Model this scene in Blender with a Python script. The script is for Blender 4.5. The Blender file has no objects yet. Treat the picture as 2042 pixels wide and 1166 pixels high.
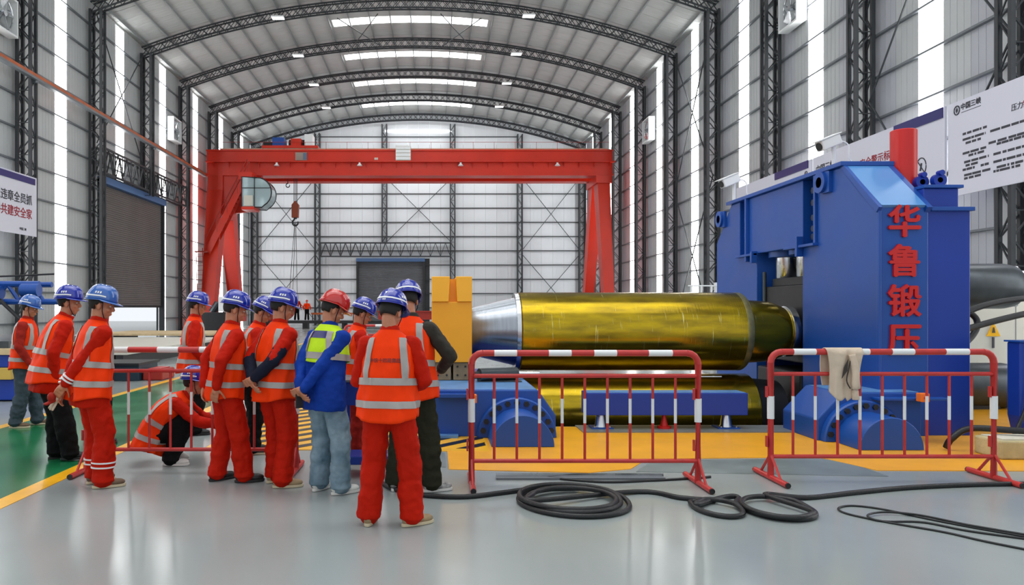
import bpy, bmesh, math, random
from mathutils import Vector, Matrix, Euler, noise
R = math.radians
random.seed(7)
sc = bpy.context.scene
COL = sc.collection

# ------------------------------------------------------------------ camera, sky, light, exposure
cam_data = bpy.data.cameras.new('camera'); cam = bpy.data.objects.new('camera', cam_data); COL.objects.link(cam)
cam.location = (0, 0, 1.6); cam.rotation_euler = (R(90), 0, 0)
cam_data.sensor_width = 36; cam_data.lens = 26.0
cam_data.shift_x = 0.0764; cam_data.shift_y = 0.0147
cam_data.clip_start = 0.1; cam_data.clip_end = 400
sc.camera = cam
world = bpy.data.worlds.new('overcast_sky'); sc.world = world; world.use_nodes = True
bg = world.node_tree.nodes['Background']
bg.inputs[0].default_value = (0.90, 0.95, 1.0, 1); bg.inputs[1].default_value = 1.0
STRIP = 8.0          # daylight coming through the translucent sheets
vs = sc.view_settings
vs.view_transform = 'Standard'; vs.look = 'None'; vs.gamma = 1.0; vs.use_curve_mapping = False
vs.exposure = 0.0
def area(name, loc, sx, sy, power, rot=(0, 0, 0), col=(1, 1, 1)):
    l = bpy.data.lights.new(name, 'AREA'); l.shape = 'RECTANGLE'; l.size = sx; l.size_y = sy; l.energy = power; l.color = col
    o = bpy.data.objects.new(name, l); COL.objects.link(o); o.location = loc; o.rotation_euler = rot
    return o
area('overhead_fill', (-1.4, 7, 15.2), 20, 10, 1300)  # added fill panel over the near bays, not a fixture of the hall
area('end_wall_fill', (-1.4, 59, 15.4), 22, 3, 800, (R(55), 0, 0))  # added fill, tilted to brighten the end wall; no lamp hangs here

# ------------------------------------------------------------------ materials
def lin(h):
    v = [int(h[i:i+2], 16)/255 for i in (0, 2, 4)]
    return tuple((c/12.92 if c <= .04045 else ((c+.055)/1.055)**2.4) for c in v)
MATS = {}
def mat(name, col, rough=.5, metal=0, var=0.0, vscale=3.0, bump=0.0, bscale=30, stretch=(1, 1, 1), emit=0, col2=None, spec=.5, coat=0, rvar=0, sheen=0):
    if name in MATS: return MATS[name]
    m = bpy.data.materials.new(name); m.use_nodes = True; nt = m.node_tree; N = nt.nodes; L = nt.links
    b = N['Principled BSDF']
    c = lin(col)
    b.inputs['Base Color'].default_value = (*c, 1); b.inputs['Roughness'].default_value = rough; b.inputs['Metallic'].default_value = metal
    b.inputs['Specular IOR Level'].default_value = spec
    if coat: b.inputs['Coat Weight'].default_value = coat; b.inputs['Coat Roughness'].default_value = .06
    if sheen: b.inputs['Sheen Weight'].default_value = sheen
    if emit:
        b.inputs['Emission Color'].default_value = (*c, 1); b.inputs['Emission Strength'].default_value = emit
    if var or bump or col2 or rvar:
        tc = N.new('ShaderNodeTexCoord'); mp = N.new('ShaderNodeMapping'); L.new(tc.outputs['Object'], mp.inputs[0]); mp.inputs['Scale'].default_value = stretch
    if var or col2 or rvar:
        n = N.new('ShaderNodeTexNoise'); n.inputs['Scale'].default_value = vscale; n.inputs['Detail'].default_value = 5; L.new(mp.outputs[0], n.inputs[0])
        if var or col2:
            r = N.new('ShaderNodeValToRGB'); L.new(n.outputs[0], r.inputs[0])
            r.color_ramp.elements[0].position = .3; r.color_ramp.elements[1].position = .7
            a = tuple(x*(1-var) for x in c); d = lin(col2) if col2 else tuple(min(1, x*(1+var)) for x in c)
            r.color_ramp.elements[0].color = (*a, 1); r.color_ramp.elements[1].color = (*d, 1)
            L.new(r.outputs[0], b.inputs['Base Color'])
        if rvar:
            mr = N.new('ShaderNodeMapRange'); L.new(n.outputs[0], mr.inputs[0]); mr.inputs[1].default_value = .3; mr.inputs[2].default_value = .7
            mr.inputs[3].default_value = max(.02, rough-rvar); mr.inputs[4].default_value = rough+rvar; L.new(mr.outputs[0], b.inputs['Roughness'])
    if bump:
        n2 = N.new('ShaderNodeTexNoise'); n2.inputs['Scale'].default_value = bscale; n2.inputs['Detail'].default_value = 4; L.new(mp.outputs[0], n2.inputs[0])
        bp = N.new('ShaderNodeBump'); bp.inputs['Strength'].default_value = bump; bp.inputs['Distance'].default_value = .02
        L.new(n2.outputs[0], bp.inputs['Height']); L.new(bp.outputs[0], b.inputs['Normal'])
    MATS[name] = m
    return m
M_floor = mat('grey_epoxy', '99a1a0', .2, var=.09, vscale=.55, stretch=(1, .6, 1), rvar=.07, bump=.015, bscale=5)
M_green = mat('green_epoxy', '1a6e44', .2, var=.15, vscale=1.2, rvar=.06)
M_yline = mat('yellow_line_paint', 'f2b418', .3, var=.1, vscale=4)
M_ybase = mat('yellow_base_paint', 'eba51e', .38, var=.08, vscale=2.2)
M_black = mat('black_paint', '17171a', .35)
M_patch = mat('worn_grey_paint', '7c8686', .3, var=.25, vscale=2.0)
M_panel = mat('wall_sheet', 'b6b9ba', .38, var=.035, vscale=.8, stretch=(1, 1, .3))
M_panel2 = mat('wall_sheet_cool', 'adafb6', .38, var=.035, vscale=.8, stretch=(1, 1, .3))
M_end = mat('end_wall_sheet', 'cdd3d7', .33, var=.03, vscale=.6)
M_roof = mat('roof_lining', 'b9bcba', .45, var=.09, vscale=2.5, stretch=(.5, 3, 1), bump=.35, bscale=2.2)
M_strip = mat('translucent_sheet', 'ffffff', .4, emit=STRIP)
M_steel = mat('dark_steel', '2d3135', .5, var=.12, vscale=5)
M_girt = mat('galvanised_girt', '70757a', .4, metal=.3)
M_purlin = mat('purlin_grey', '8b8f8f', .5)
M_crane = mat('crane_red', 'c92604', .38, var=.08, vscale=.8)
M_craned = mat('crane_red_dark', '9e2415', .5)
M_blue = mat('machine_blue', '104a9e', .42, var=.06, vscale=1.5, rvar=.05)
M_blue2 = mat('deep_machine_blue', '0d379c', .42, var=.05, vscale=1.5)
M_bluel = mat('pale_blue_top', '5f8fc4', .35, var=.2, vscale=6)  # paler, mottled blue for top faces and one foot plate
M_red = mat('signal_red', 'c81410', .4)
M_bred = mat('barrier_red', 'bd2f2c', .38, var=.12, vscale=9)
M_bwhite = mat('barrier_white', 'e6e8e8', .4)
M_white = mat('white_paint', 'e9ebec', .4)
M_metal = mat('bright_steel', 'c9ccd0', .22, metal=1, var=.1, vscale=6, rvar=.08)
M_dkmetal = mat('dark_machined_steel', '4a5054', .35, metal=.7, var=.2, vscale=4)
M_rubber = mat('black_rubber', '17191b', .42, bump=.2, bscale=60)
M_dark = mat('black_iron', '1c1d20', .5, var=.2, vscale=5)
M_brown = mat('brown_packing', '8d7a5c', .6, var=.15, vscale=8)
M_glass = mat('cab_glass', 'a8bcc0', .08, metal=.2)
M_door = mat('shutter_grey', '54575b', .45, var=.1, vscale=.7)
M_doorw = mat('shutter_grey_warm', '6a6462', .4, var=.12, vscale=.6)
M_doorb = mat('door_blue_head', '4d6f9e', .5)
M_board = mat('banner_white', 'd5d5e2', .45)
M_navy = mat('banner_navy', '23246a', .35)
M_ink = mat('banner_ink', '3a3b44', .6)
M_inkr = mat('banner_red_ink', '9c1c2c', .6)
M_wood = mat('plywood', 'cbb48a', .6, var=.15, vscale=5)
M_cream = mat('cream_panel', 'c9c6ba', .5, var=.04, vscale=2)
M_orange = mat('sensor_orange', 'f0761a', .45)
M_skin = mat('skin', 'b9795a', .5, var=.08, vscale=14)
M_hair = mat('black_hair', '161210', .7)
M_eye = mat('eye_white', 'd8d4cc', .3)
M_vest = mat('vest_orange', 'f53c05', .6, var=.06, vscale=7, bump=.6, bscale=9, stretch=(1, 1, .6), sheen=0, spec=.12)
M_lime = mat('vest_lime', 'c9ee2a', .6, var=.05, vscale=7, bump=.5, bscale=9, spec=.12)
M_wred = mat('workwear_red', 'b81a04', .7, var=.1, vscale=6, bump=.7, bscale=8, stretch=(1, 1, .5), spec=.12)
M_wmar = mat('workwear_maroon', '96251c', .75, var=.12, vscale=6, bump=.7, bscale=8, spec=.12)
M_wnavy = mat('workwear_navy', '1c2030', .75, var=.12, vscale=6, bump=.6, bscale=8, spec=.12)
M_wblue = mat('workwear_blue', '123a96', .65, var=.14, vscale=5, bump=.7, bscale=8, spec=.12)
M_wblack = mat('trouser_black', '121214', .8, var=.1, vscale=6, bump=.6, bscale=8, spec=.12)
M_olive = mat('trouser_olive', '2b2c20', .8, var=.15, vscale=6, bump=.6, bscale=8, spec=.12)
M_grey = mat('trouser_slate', '3f4c55', .8, var=.15, vscale=6, bump=.6, bscale=8, spec=.12)
M_jean = mat('jeans', '5b7a8c', .75, col2='93a9b5', var=.2, vscale=5, bump=.8, bscale=9, spec=.12)
M_band = mat('reflective_band', 'a39c98', .35, var=.08, vscale=8)
M_hblue = mat('helmet_blue', '0a269c', .16, spec=.6, coat=.6)
M_hblue2 = mat('helmet_steel_blue', '2a5fae', .2, spec=.6, coat=.5)
M_hred = mat('helmet_red', 'bc1610', .18, spec=.6, coat=.6)
M_tan = mat('tan_leather', '9a8462', .65, var=.15, vscale=14)
M_brownshoe = mat('brown_leather', '6b5540', .65, var=.15, vscale=14)
M_bshoe = mat('black_shoe', '18191b', .5)
M_wshoe = mat('white_shoe', 'd9dad4', .5, var=.08, vscale=20)
M_sole = mat('pale_sole', 'c9bb9c', .6)
M_cloth = mat('beige_cloth', 'cdbba6', .85, var=.06, vscale=8, bump=.5, bscale=14)

def gold_mat():
    m = bpy.data.materials.new('yellow_passivated_steel'); m.use_nodes = True; nt = m.node_tree; N = nt.nodes; L = nt.links
    b = N['Principled BSDF']; b.inputs['Metallic'].default_value = .92
    tc = N.new('ShaderNodeTexCoord'); mp = N.new('ShaderNodeMapping'); mp.inputs['Scale'].default_value = (1.2, 5, 5); L.new(tc.outputs['Object'], mp.inputs[0])
    n = N.new('ShaderNodeTexNoise'); n.inputs['Scale'].default_value = 1.6; n.inputs['Detail'].default_value = 6; L.new(mp.outputs[0], n.inputs[0])
    r = N.new('ShaderNodeValToRGB'); L.new(n.outputs[0], r.inputs[0])
    r.color_ramp.elements[0].position = .25; r.color_ramp.elements[0].color = (*lin('7e6a26'), 1)
    r.color_ramp.elements[1].position = .7; r.color_ramp.elements[1].color = (*lin('bfa322'), 1)
    # vertical turning scratches
    mp2 = N.new('ShaderNodeMapping'); mp2.inputs['Scale'].default_value = (26, 1.6, 1.6); L.new(tc.outputs['Object'], mp2.inputs[0])
    n2 = N.new('ShaderNodeTexNoise'); n2.inputs['Scale'].default_value = 1.5; n2.inputs['Detail'].default_value = 3; L.new(mp2.outputs[0], n2.inputs[0])
    r2 = N.new('ShaderNodeValToRGB'); L.new(n2.outputs[0], r2.inputs[0]); r2.color_ramp.elements[0].position = .66; r2.color_ramp.elements[1].position = .74
    mx = N.new('ShaderNodeMixRGB'); L.new(r2.outputs[0], mx.inputs[0]); L.new(r.outputs[0], mx.inputs[1]); mx.inputs[2].default_value = (*lin('d8cc86'), 1)
    L.new(mx.outputs[0], b.inputs['Base Color'])
    mr = N.new('ShaderNodeMapRange'); L.new(n.outputs[0], mr.inputs[0]); mr.inputs[3].default_value = .13; mr.inputs[4].default_value = .27; L.new(mr.outputs[0], b.inputs['Roughness'])
    bp = N.new('ShaderNodeBump'); bp.inputs['Strength'].default_value = .08; bp.inputs['Distance'].default_value = .01
    L.new(n2.outputs[0], bp.inputs['Height']); L.new(bp.outputs[0], b.inputs['Normal'])
    return m
M_gold = gold_mat()

# ------------------------------------------------------------------ builders
def tag(o, label=None, cat=None, group=None, kind=None):
    for k, v in (('label', label), ('category', cat), ('group', group), ('kind', kind)):
        if v: o[k] = v
    return o
def empty(name, loc=(0, 0, 0), rz=0, label=None, cat=None, group=None, kind=None):
    o = bpy.data.objects.new(name, None); COL.objects.link(o); o.empty_display_size = .1
    o.location = loc; o.rotation_euler = (0, 0, rz); o['o'] = tuple(loc)
    return tag(o, label, cat, group, kind)
def world_origin(p):
    v = Vector((0, 0, 0))
    while p is not None: v += Vector(p.location); p = p.parent
    return v
class MB:
    def __init__(s): s.bm = bmesh.new()
    def box(s, x0, x1, y0, y1, z0, z1):
        v = [s.bm.verts.new(p) for p in ((x0,y0,z0),(x1,y0,z0),(x1,y1,z0),(x0,y1,z0),(x0,y0,z1),(x1,y0,z1),(x1,y1,z1),(x0,y1,z1))]
        for f in ((0,3,2,1),(4,5,6,7),(0,1,5,4),(1,2,6,5),(2,3,7,6),(3,0,4,7)): s.bm.faces.new([v[i] for i in f])
        return s
    def prism(s, poly, axis, a, b):
        """poly: 2-D outline in the two other axes (in x, y, z order); extruded along axis from a to b"""
        def P(u, v, w): return (w, u, v) if axis == 'x' else ((u, w, v) if axis == 'y' else (u, v, w))
        A = [s.bm.verts.new(P(u, v, a)) for u, v in poly]; B = [s.bm.verts.new(P(u, v, b)) for u, v in poly]
        n = len(poly); s.bm.faces.new(A); s.bm.faces.new(B[::-1])
        for i in range(n): s.bm.faces.new((A[i], B[i], B[(i+1) % n], A[(i+1) % n]))
        return s
    def cyl(s, p0, p1, r0, r1=None, n=12, cap=True):
        p0 = Vector(p0); p1 = Vector(p1); r1 = r0 if r1 is None else r1
        d = p1-p0
        if d.length < 1e-7: return s
        q = d.to_track_quat('Z', 'Y'); X = q @ Vector((1, 0, 0)); Y = q @ Vector((0, 1, 0))
        off = math.pi/4 if n == 4 else 0
        rings = []
        for p, r in ((p0, r0), (p1, r1)):
            rings.append([s.bm.verts.new(p+X*r*math.cos(off+2*math.pi*i/n)+Y*r*math.sin(off+2*math.pi*i/n)) for i in range(n)])
        for i in range(n): s.bm.faces.new((rings[0][i], rings[0][(i+1) % n], rings[1][(i+1) % n], rings[1][i]))
        if cap: s.bm.faces.new(rings[0][::-1]); s.bm.faces.new(rings[1])
        return s
    def lathe(s, prof, c, axis='x', n=48, a0=0, a1=2*math.pi):
        """prof: [(pos along axis, radius)]"""
        c = Vector(c); full = abs(a1-a0-2*math.pi) < 1e-4; m = n if full else n+1
        rings = []
        for t, r in prof:
            rg = []
            for i in range(m):
                a = a0+(a1-a0)*i/n; u, v = r*math.cos(a), r*math.sin(a)
                p = (t, u, v) if axis == 'x' else ((u, t, v) if axis == 'y' else (u, v, t))
                rg.append(s.bm.verts.new(c+Vector(p)))
            rings.append(rg)
        for A, B in zip(rings, rings[1:]):
            for i in range(m if full else m-1):
                s.bm.faces.new((A[i], A[(i+1) % m], B[(i+1) % m], B[i]))
        if prof[0][1] > 1e-4: s.bm.faces.new(rings[0][::-1])
        if prof[-1][1] > 1e-4: s.bm.faces.new(rings[-1])
        return s
    def ell(s, c, r, rot=None, u=12, v=8):
        M = Matrix.Translation(c) @ (rot.to_4x4() if rot else Matrix.Identity(4)) @ Matrix.Diagonal((r[0], r[1], r[2], 1))
        bmesh.ops.create_uvsphere(s.bm, u_segments=u, v_segments=v, radius=1, matrix=M)
        return s
    def tube(s, pts, r, n=8, closed=False):
        pts = [Vector(p) for p in pts]; rings = []; N = len(pts)
        up = Vector((0, 0, 1))
        for i, p in enumerate(pts):
            a = pts[(i-1) % N] if (i or closed) else p; b = pts[(i+1) % N] if (i < N-1 or closed) else p
            t = (b-a).normalized(); x = t.cross(up)
            x = x.normalized() if x.length > 1e-3 else Vector((1, 0, 0)); y = x.cross(t).normalized()
            rr = r[i] if isinstance(r, (list, tuple)) else r
            rings.append([s.bm.verts.new(p+x*rr*math.cos(2*math.pi*k/n)+y*rr*math.sin(2*math.pi*k/n)) for k in range(n)])
        for i in range(N if closed else N-1):
            A, B = rings[i], rings[(i+1) % N]
            for k in range(n): s.bm.faces.new((A[k], A[(k+1) % n], B[(k+1) % n], B[k]))
        if not closed: s.bm.faces.new(rings[0][::-1]); s.bm.faces.new(rings[-1])
        return s
    def build(s, name, m, parent=None, smooth=False, bevel=0, shift=True, bseg=2, **kw):
        bmesh.ops.recalc_face_normals(s.bm, faces=s.bm.faces)
        if parent is not None and shift:
            bmesh.ops.translate(s.bm, verts=s.bm.verts, vec=-world_origin(parent))
        me = bpy.data.meshes.new(name); s.bm.to_mesh(me); s.bm.free()
        me.materials.append(m)
        o = bpy.data.objects.new(name, me); COL.objects.link(o); o.parent = parent
        if smooth:
            me.shade_smooth()
            if smooth != 'full':
                try: me.set_sharp_from_angle(angle=R(35))
                except Exception: pass
        if bevel:
            b = o.modifiers.new('bevel', 'BEVEL'); b.width = bevel; b.segments = bseg; b.limit_method = 'ANGLE'
        return tag(o, kw.get('label'), kw.get('cat'), kw.get('group'), kw.get('kind'))
def catmull(pts, k=8, closed=False):
    P = [Vector(p) for p in pts]; n = len(P); out = []
    for i in range(n if closed else n-1):
        a, b, c, d = P[(i-1) % n] if (closed or i) else P[0], P[i], P[(i+1) % n], P[(i+2) % n] if (closed or i < n-2) else P[-1]
        for j in range(k):
            t = j/k
            out.append(.5*((2*b)+(c-a)*t+(2*a-5*b+4*c-d)*t*t+(3*b-a-3*c+d)*t**3))
    if not closed: out.append(P[-1])
    return out
def text_mesh(body, size, extrude=0, offset=0, align='CENTER'):
    cu = bpy.data.curves.new('lettering', 'FONT'); cu.body = body; cu.size = size; cu.extrude = extrude
    cu.align_x = align; cu.align_y = 'CENTER'; cu.resolution_u = 2
    o = bpy.data.objects.new('lettering', cu); COL.objects.link(o)
    dg = bpy.context.evaluated_depsgraph_get(); me = bpy.data.meshes.new_from_object(o.evaluated_get(dg))
    bpy.data.objects.remove(o); bpy.data.curves.remove(cu)
    if offset:      # bolder strokes: the same outlines laid a stroke apart
        V = [tuple(v.co) for v in me.vertices]; F_ = [tuple(p.vertices) for p in me.polygons]; vs_, fs_ = [], []
        for dx, dy in ((-1, 0), (1, 0), (0, .8), (0, -.8)):
            n0 = len(vs_); vs_ += [(x+dx*offset, y+dy*offset, z+.0002*(dx+2*dy)) for x, y, z in V]; fs_ += [tuple(i+n0 for i in f) for f in F_]
        bpy.data.meshes.remove(me); me = bpy.data.meshes.new('lettering'); me.from_pydata(vs_, [], fs_); me.update()
    return me
def place_mesh(me, name, m, parent, mw):
    me.materials.clear(); me.materials.append(m)
    me.transform(Matrix.Translation(-world_origin(parent)) @ mw if parent else mw)
    o = bpy.data.objects.new(name, me); COL.objects.link(o); o.parent = parent
    return o

# ------------------------------------------------------------------ hall shell
XL, XR = -16.65, 13.85
Y0, Y1 = 4.6, 66.6
CX, HALF = -1.4, 15.25
def arc_h(x, eave, rise):
    Rr = (HALF**2+rise**2)/(2*rise); dx = max(-HALF, min(HALF, x-CX))
    return eave-(Rr-rise)+math.sqrt(Rr*Rr-dx*dx)
roof_h = lambda x: arc_h(x, 16.45, 2.85)

PX0, PX1, PY0, PY1 = 0.95, 5.35, 9.95, 13.3      # roll pit
b = MB()
FX0, FX1, FY0, FY1 = -16.9, 14.1, -4, 67.2
b.box(FX0, FX1, FY0, PY0, -.2, 0).box(FX0, FX1, PY1, FY1, -.2, 0).box(FX0, PX0, PY0, PY1, -.2, 0).box(PX1, FX1, PY0, PY1, -.2, 0)
floor = b.build('floor', M_floor, kind='structure')
MB().box(PX0-.1, PX1+.1, PY0-.1, PY1+.1, -1.3, -1.2).box(PX0-.1, PX0, PY0, PY1, -1.2, -.2).box(PX1, PX1+.1, PY0, PY1, -1.2, -.2).box(PX0, PX1, PY0-.1, PY0, -1.2, -.2).box(PX0, PX1, PY1, PY1+.1, -1.2, -.2).build('pit_lining', M_dark, floor)
MB().box(-60, FX0, -4, 90, -.25, -.05).build('ground', mat('pale_concrete', 'c9cac8', .8, var=.06), kind='structure')
def decal(name, m, poly, h=.003, z=0):
    return MB().prism(poly, 'z', z, z+h).build(name, m, floor)
decal('green_walkway', M_green, [(-5.72, 1), (-3.62, 1), (-3.62, 40), (-5.72, 40)])
decal('yellow_line', M_yline, [(-3.62, 1), (-3.44, 1), (-3.44, 40), (-3.62, 40)], .004)
decal('yellow_line', M_yline, [(-5.88, 1), (-5.72, 1), (-5.72, 40), (-5.88, 40)], .004)
decal('yellow_base_paint', M_ybase, [(.15, 7.3), (1.5, 7.15), (1.95, 7.32), (2.25, 7.8), (4.1, 7.9), (4.35, 7.25), (9.5, 7.15), (9.5, 13.8), (5.36, 13.8), (5.36, 9.9), (.15, 9.9)], .006)
decal('worn_grey_patch', M_patch, [(1.97, 7.2), (4.3, 7.0), (4.3, 7.7), (4.0, 7.84), (2.3, 7.74)], .004)
decal('worn_grey_patch', M_patch, [(-.6, 7.65), (.12, 7.4), (.12, 8.15), (-.3, 8.3)], .004)
decal('steel_pit_edge', mat('pit_edge_steel', '74797b', .4, var=.15), [(1.9, 9.42), (5.3, 9.42), (5.3, 9.95), (1.9, 9.95)], .02)
decal('hazard_base', M_yline, [(-2.6, 8.35), (.62, 8.2), (.62, 12.4), (-2.6, 12.4)], .0065)
for k in range(17):
    x0 = -6.2+k*.4
    p = []
    def clipx(a, y):  # diagonal stripe edges
        return (a+(y-8.3)*.9, y)
    ya, yb = 8.36, 12.3
    pts = [clipx(x0, ya), clipx(x0+.17, ya), clipx(x0+.17, yb), clipx(x0, yb)]
    # clip against the painted area on both sides
    def cut(poly, xlim, keep_less):
        out = []
        for i in range(len(poly)):
            a, c = poly[i], poly[(i+1) % len(poly)]
            ina = (a[0] <= xlim) == keep_less; inc = (c[0] <= xlim) == keep_less
            if ina: out.append(a)
            if ina != inc:
                t = (xlim-a[0])/(c[0]-a[0]); out.append((xlim, a[1]+(c[1]-a[1])*t))
        return out
    pts = cut(pts, .6, True)
    if len(pts) > 2: pts = cut(pts, -2.58, False)
    if len(pts) > 2: decal('hazard_stripe', M_black, pts, .009)

# side walls: sheets one by one, the fourth of each bay translucent
SH = 6.2/6
walls = {}
def instance(src, name, loc, parent):
    o = src.copy(); COL.objects.link(o); o.location = loc; o.parent = parent; o.name = name
    return o
def rib_sheet(y0, y1, z0, z1, x, side):
    b = MB(); t = .05*side
    b.box(min(x, x+t), max(x, x+t), y0, y1, z0, z1)
    for q in (.25, .5, .75):
        yy = y0+(y1-y0)*q; xa = x-.008*side
        b.box(min(xa, x), max(xa, x), yy-.012, yy+.012, z0, z1)
    return b
for side, X, nm in ((-1, XL, 'left'), (1, XR, 'right')):
    bw = MB()
    xo = X+.07*side; x2 = X+.2*side
    if side < 0:
        bw.box(x2, xo, Y0-6.2, 36.62, -.02, 16.4).box(x2, xo, 44.92, Y1+.6, -.02, 16.4).box(x2, xo, 36.62, 44.92, 8.05, 16.4)
    else:
        bw.box(xo, x2, Y0-6.2, Y1+.6, -.02, 16.4)
    w = bw.build('wall_'+nm, M_steel, kind='structure'); walls[nm] = w
    src = {}
    for bay in range(11):
        for k in range(6):
            y = Y0-6.2+bay*6.2+k*SH
            door = side < 0 and 36.6 < y+SH/2 < 44.95
            trans = k == 3 and bay > 0
            key = (door, trans, k % 2)
            if key not in src:
                src[key] = 1
            z0 = 8.05 if door else .0
            if key in src and src[key] != 1:
                o = instance(src[key], 'translucent_panel' if trans else 'wall_panel', (0, y, 0), w)
            else:
                m = M_strip if trans else (M_panel if side < 0 else (M_panel, M_panel2)[k % 2])
                o = rib_sheet(.006, SH-.006, z0, 16.4, X, side).build('translucent_panel' if trans else 'wall_panel', m, w)
                o.location = (0, y, 0); src[key] = o
    for k in range(12):
        z = .95+1.3*k
        segs = [(Y0-6.2, Y1)] if not (side < 0 and z < 8.3) else [(Y0-6.2, 36.5), (45.0, Y1)]
        for a, c in segs:
            MB().box(min(X, X-.12*side), max(X, X-.12*side), a, c, z-.03, z+.03).build('girt', M_girt, w)
    MB().box(min(X, X-.03*side), max(X, X-.03*side), Y0-6.2, 36.5 if side < 0 else Y1, 0, .3).build('trim_'+('1' if side < 0 else '2'), M_girt, kind='structure')

# end wall
wb = MB().box(XL, -6.95, Y1+.62, Y1+.8, -.02, 16.4).box(-.85, XR, Y1+.62, Y1+.8, -.02, 16.4).box(-6.95, -.85, Y1+.62, Y1+.8, 6.05, 16.4).build('wall_back', M_steel, kind='structure')
NB = 30; bwid = (XR-XL)/NB
for k in range(NB):
    x = XL+k*bwid; hi = min(roof_h(x), roof_h(x+bwid))+.1
    z0 = 6.05 if -6.95 < x+bwid/2 < -.85 else 0
    bb = MB().box(x+.006, x+bwid-.006, Y1+.55, Y1+.6, z0, hi)
    for q in (.33, .67): bb.box(x+bwid*q-.01, x+bwid*q+.01, Y1+.54, Y1+.55, z0, hi)
    bb.build('wall_panel', M_end, wb)
for k in range(14):
    z = .3+1.29*k
    if z > 17.8: break
    half = 15.2 if z < 16.3 else math.sqrt(max(1, 1-((z-16.4)/2.9)))*15*0.6
    spans = [(CX-half, CX+half)] if z > 6.1 else [(XL, -7.0), (-.8, XR)]
    for a, c in spans: MB().box(a, c, Y1+.42, Y1+.54, z-.035, z+.035).build('girt', M_steel, wb)
MB().box(-4.4, 1.6, Y1+.5, Y1+.54, 17.55, 17.68).build('translucent_panel', M_strip, wb)

# roof: one sheet per metre, the middle of the fourth of each bay translucent
ceil = MB().box(XL-.3, XL, Y0-6.2, Y1+.8, 16.4, 16.5).build('ceiling', M_roof, kind='structure')
def roof_sheet(xa, xb, y0, y1, n, lift=0):
    bm = MB(); rows = []
    for i in range(n+1):
        x = xa+(xb-xa)*i/n; z = roof_h(x)+lift
        rows.append([bm.bm.verts.new(p) for p in ((x, y0, z), (x, y1, z), (x, y1, z+.06), (x, y0, z+.06))])
    for A, B in zip(rows, rows[1:]):
        for k in range(4): bm.bm.faces.new((A[k], B[k], B[(k+1) % 4], A[(k+1) % 4]))
    bm.bm.faces.new(rows[0]); bm.bm.faces.new(rows[-1][::-1])
    return bm
rs = {}
SKY = (-6.2, 3.3)
def put_sheet(key, name, m, a, c, y, n):
    if key in rs: return instance(rs[key], name, (0, y, 0), ceil)
    o = roof_sheet(a, c, .008, SH-.008, n, .015 if key[-1] else 0).build(name, m, ceil); o.location = (0, y, 0); rs[key] = o
    return o
for bay in range(12):
    for k in range(6 if bay < 11 else 1):
        y = Y0-6.2+bay*6.2+k*SH
        if k == 3 and bay > 0:
            put_sheet(('l', 0), 'roof_panel', M_roof, XL-.3, SKY[0], y, 12)
            put_sheet(('r', 0), 'roof_panel', M_roof, SKY[1], XR+.3, y, 12)
            put_sheet(('s', 0), 'skylight_panel', M_strip, SKY[0]+.03, SKY[1]-.03, y+.0, 10)
        else:
            put_sheet(('f', k % 2), 'roof_panel', M_roof, XL-.3, XR+.3, y, 30)
for k in range(25):
    x = CX-HALF+.35+k*(2*HALF-.7)/24; z = roof_h(x)
    MB().box(x-.035, x+.035, Y0, Y1+.4, z-.14, z-.002).build('purlin', M_purlin, ceil)

# ------------------------------------------------------------------ steel frames
FR = [17.0, 23.2, 29.4, 35.6, 41.8, 48.0, 54.2, 60.4, 66.6]
ORD = ['nearest', 'second', 'third', 'fourth', 'fifth', 'sixth', 'seventh', 'eighth', 'farthest']
def lattice(b, A, B, r=.02, step=1):
    for i in range(len(A)-1):
        b.cyl(A[i], B[i+1], r, n=4, cap=False) if i % 2 == 0 else b.cyl(B[i], A[i+1], r, n=4, cap=False)
def column(name, label, xa, xb, y, z0, z1, group):
    """laced column of four chords between xa and xb"""
    e = empty(name, ((xa+xb)/2, y, z0), 0, label, 'column', group)
    c = .055
    for x in (xa, xb):
        for yy in (y-.2, y+.2):
            MB().box(x-c, x+c, yy-c, yy+c, z0, z1).build('chord', M_steel, e)
    b = MB(); n = int((z1-z0)/.62); zs = [z0+(z1-z0)*i/n for i in range(n+1)]
    for yy in (y-.2, y+.2): lattice(b, [(xa, yy, z) for z in zs], [(xb, yy, z) for z in zs], .026)
    for x in (xa, xb): lattice(b, [(x, y-.2, z) for z in zs], [(x, y+.2, z) for z in zs], .022)
    for z in zs[::2]:
        b.cyl((xa, y-.2, z), (xb, y-.2, z), .02, n=4, cap=False)
    b.build('lacing', M_steel, e, kind='stuff')
    if z0 < .1: MB().box(xa-.15, xb+.15, y-.35, y+.35, .0, .03).build('base_plate', M_steel, e)
    return e
for i, y in enumerate(FR):
    for s, nm in ((-1, 'left'), (1, 'right')):
        xo, xi = (XL+.2, XL+.72) if s < 0 else (XR-.2, XR-.72)
        z0 = 7.9 if (s < 0 and abs(y-41.8) < .1) else 0
        extra = ' standing over the shutter door lintel' if z0 else ''
        yy = y if y < 66 else y+.1
        column('steel_column', f'dark laced steel column on the {nm} wall, {ORD[i]} from the camera{extra}', xo, xi, yy, z0, 15.9, 'laced columns along the side walls')
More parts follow.
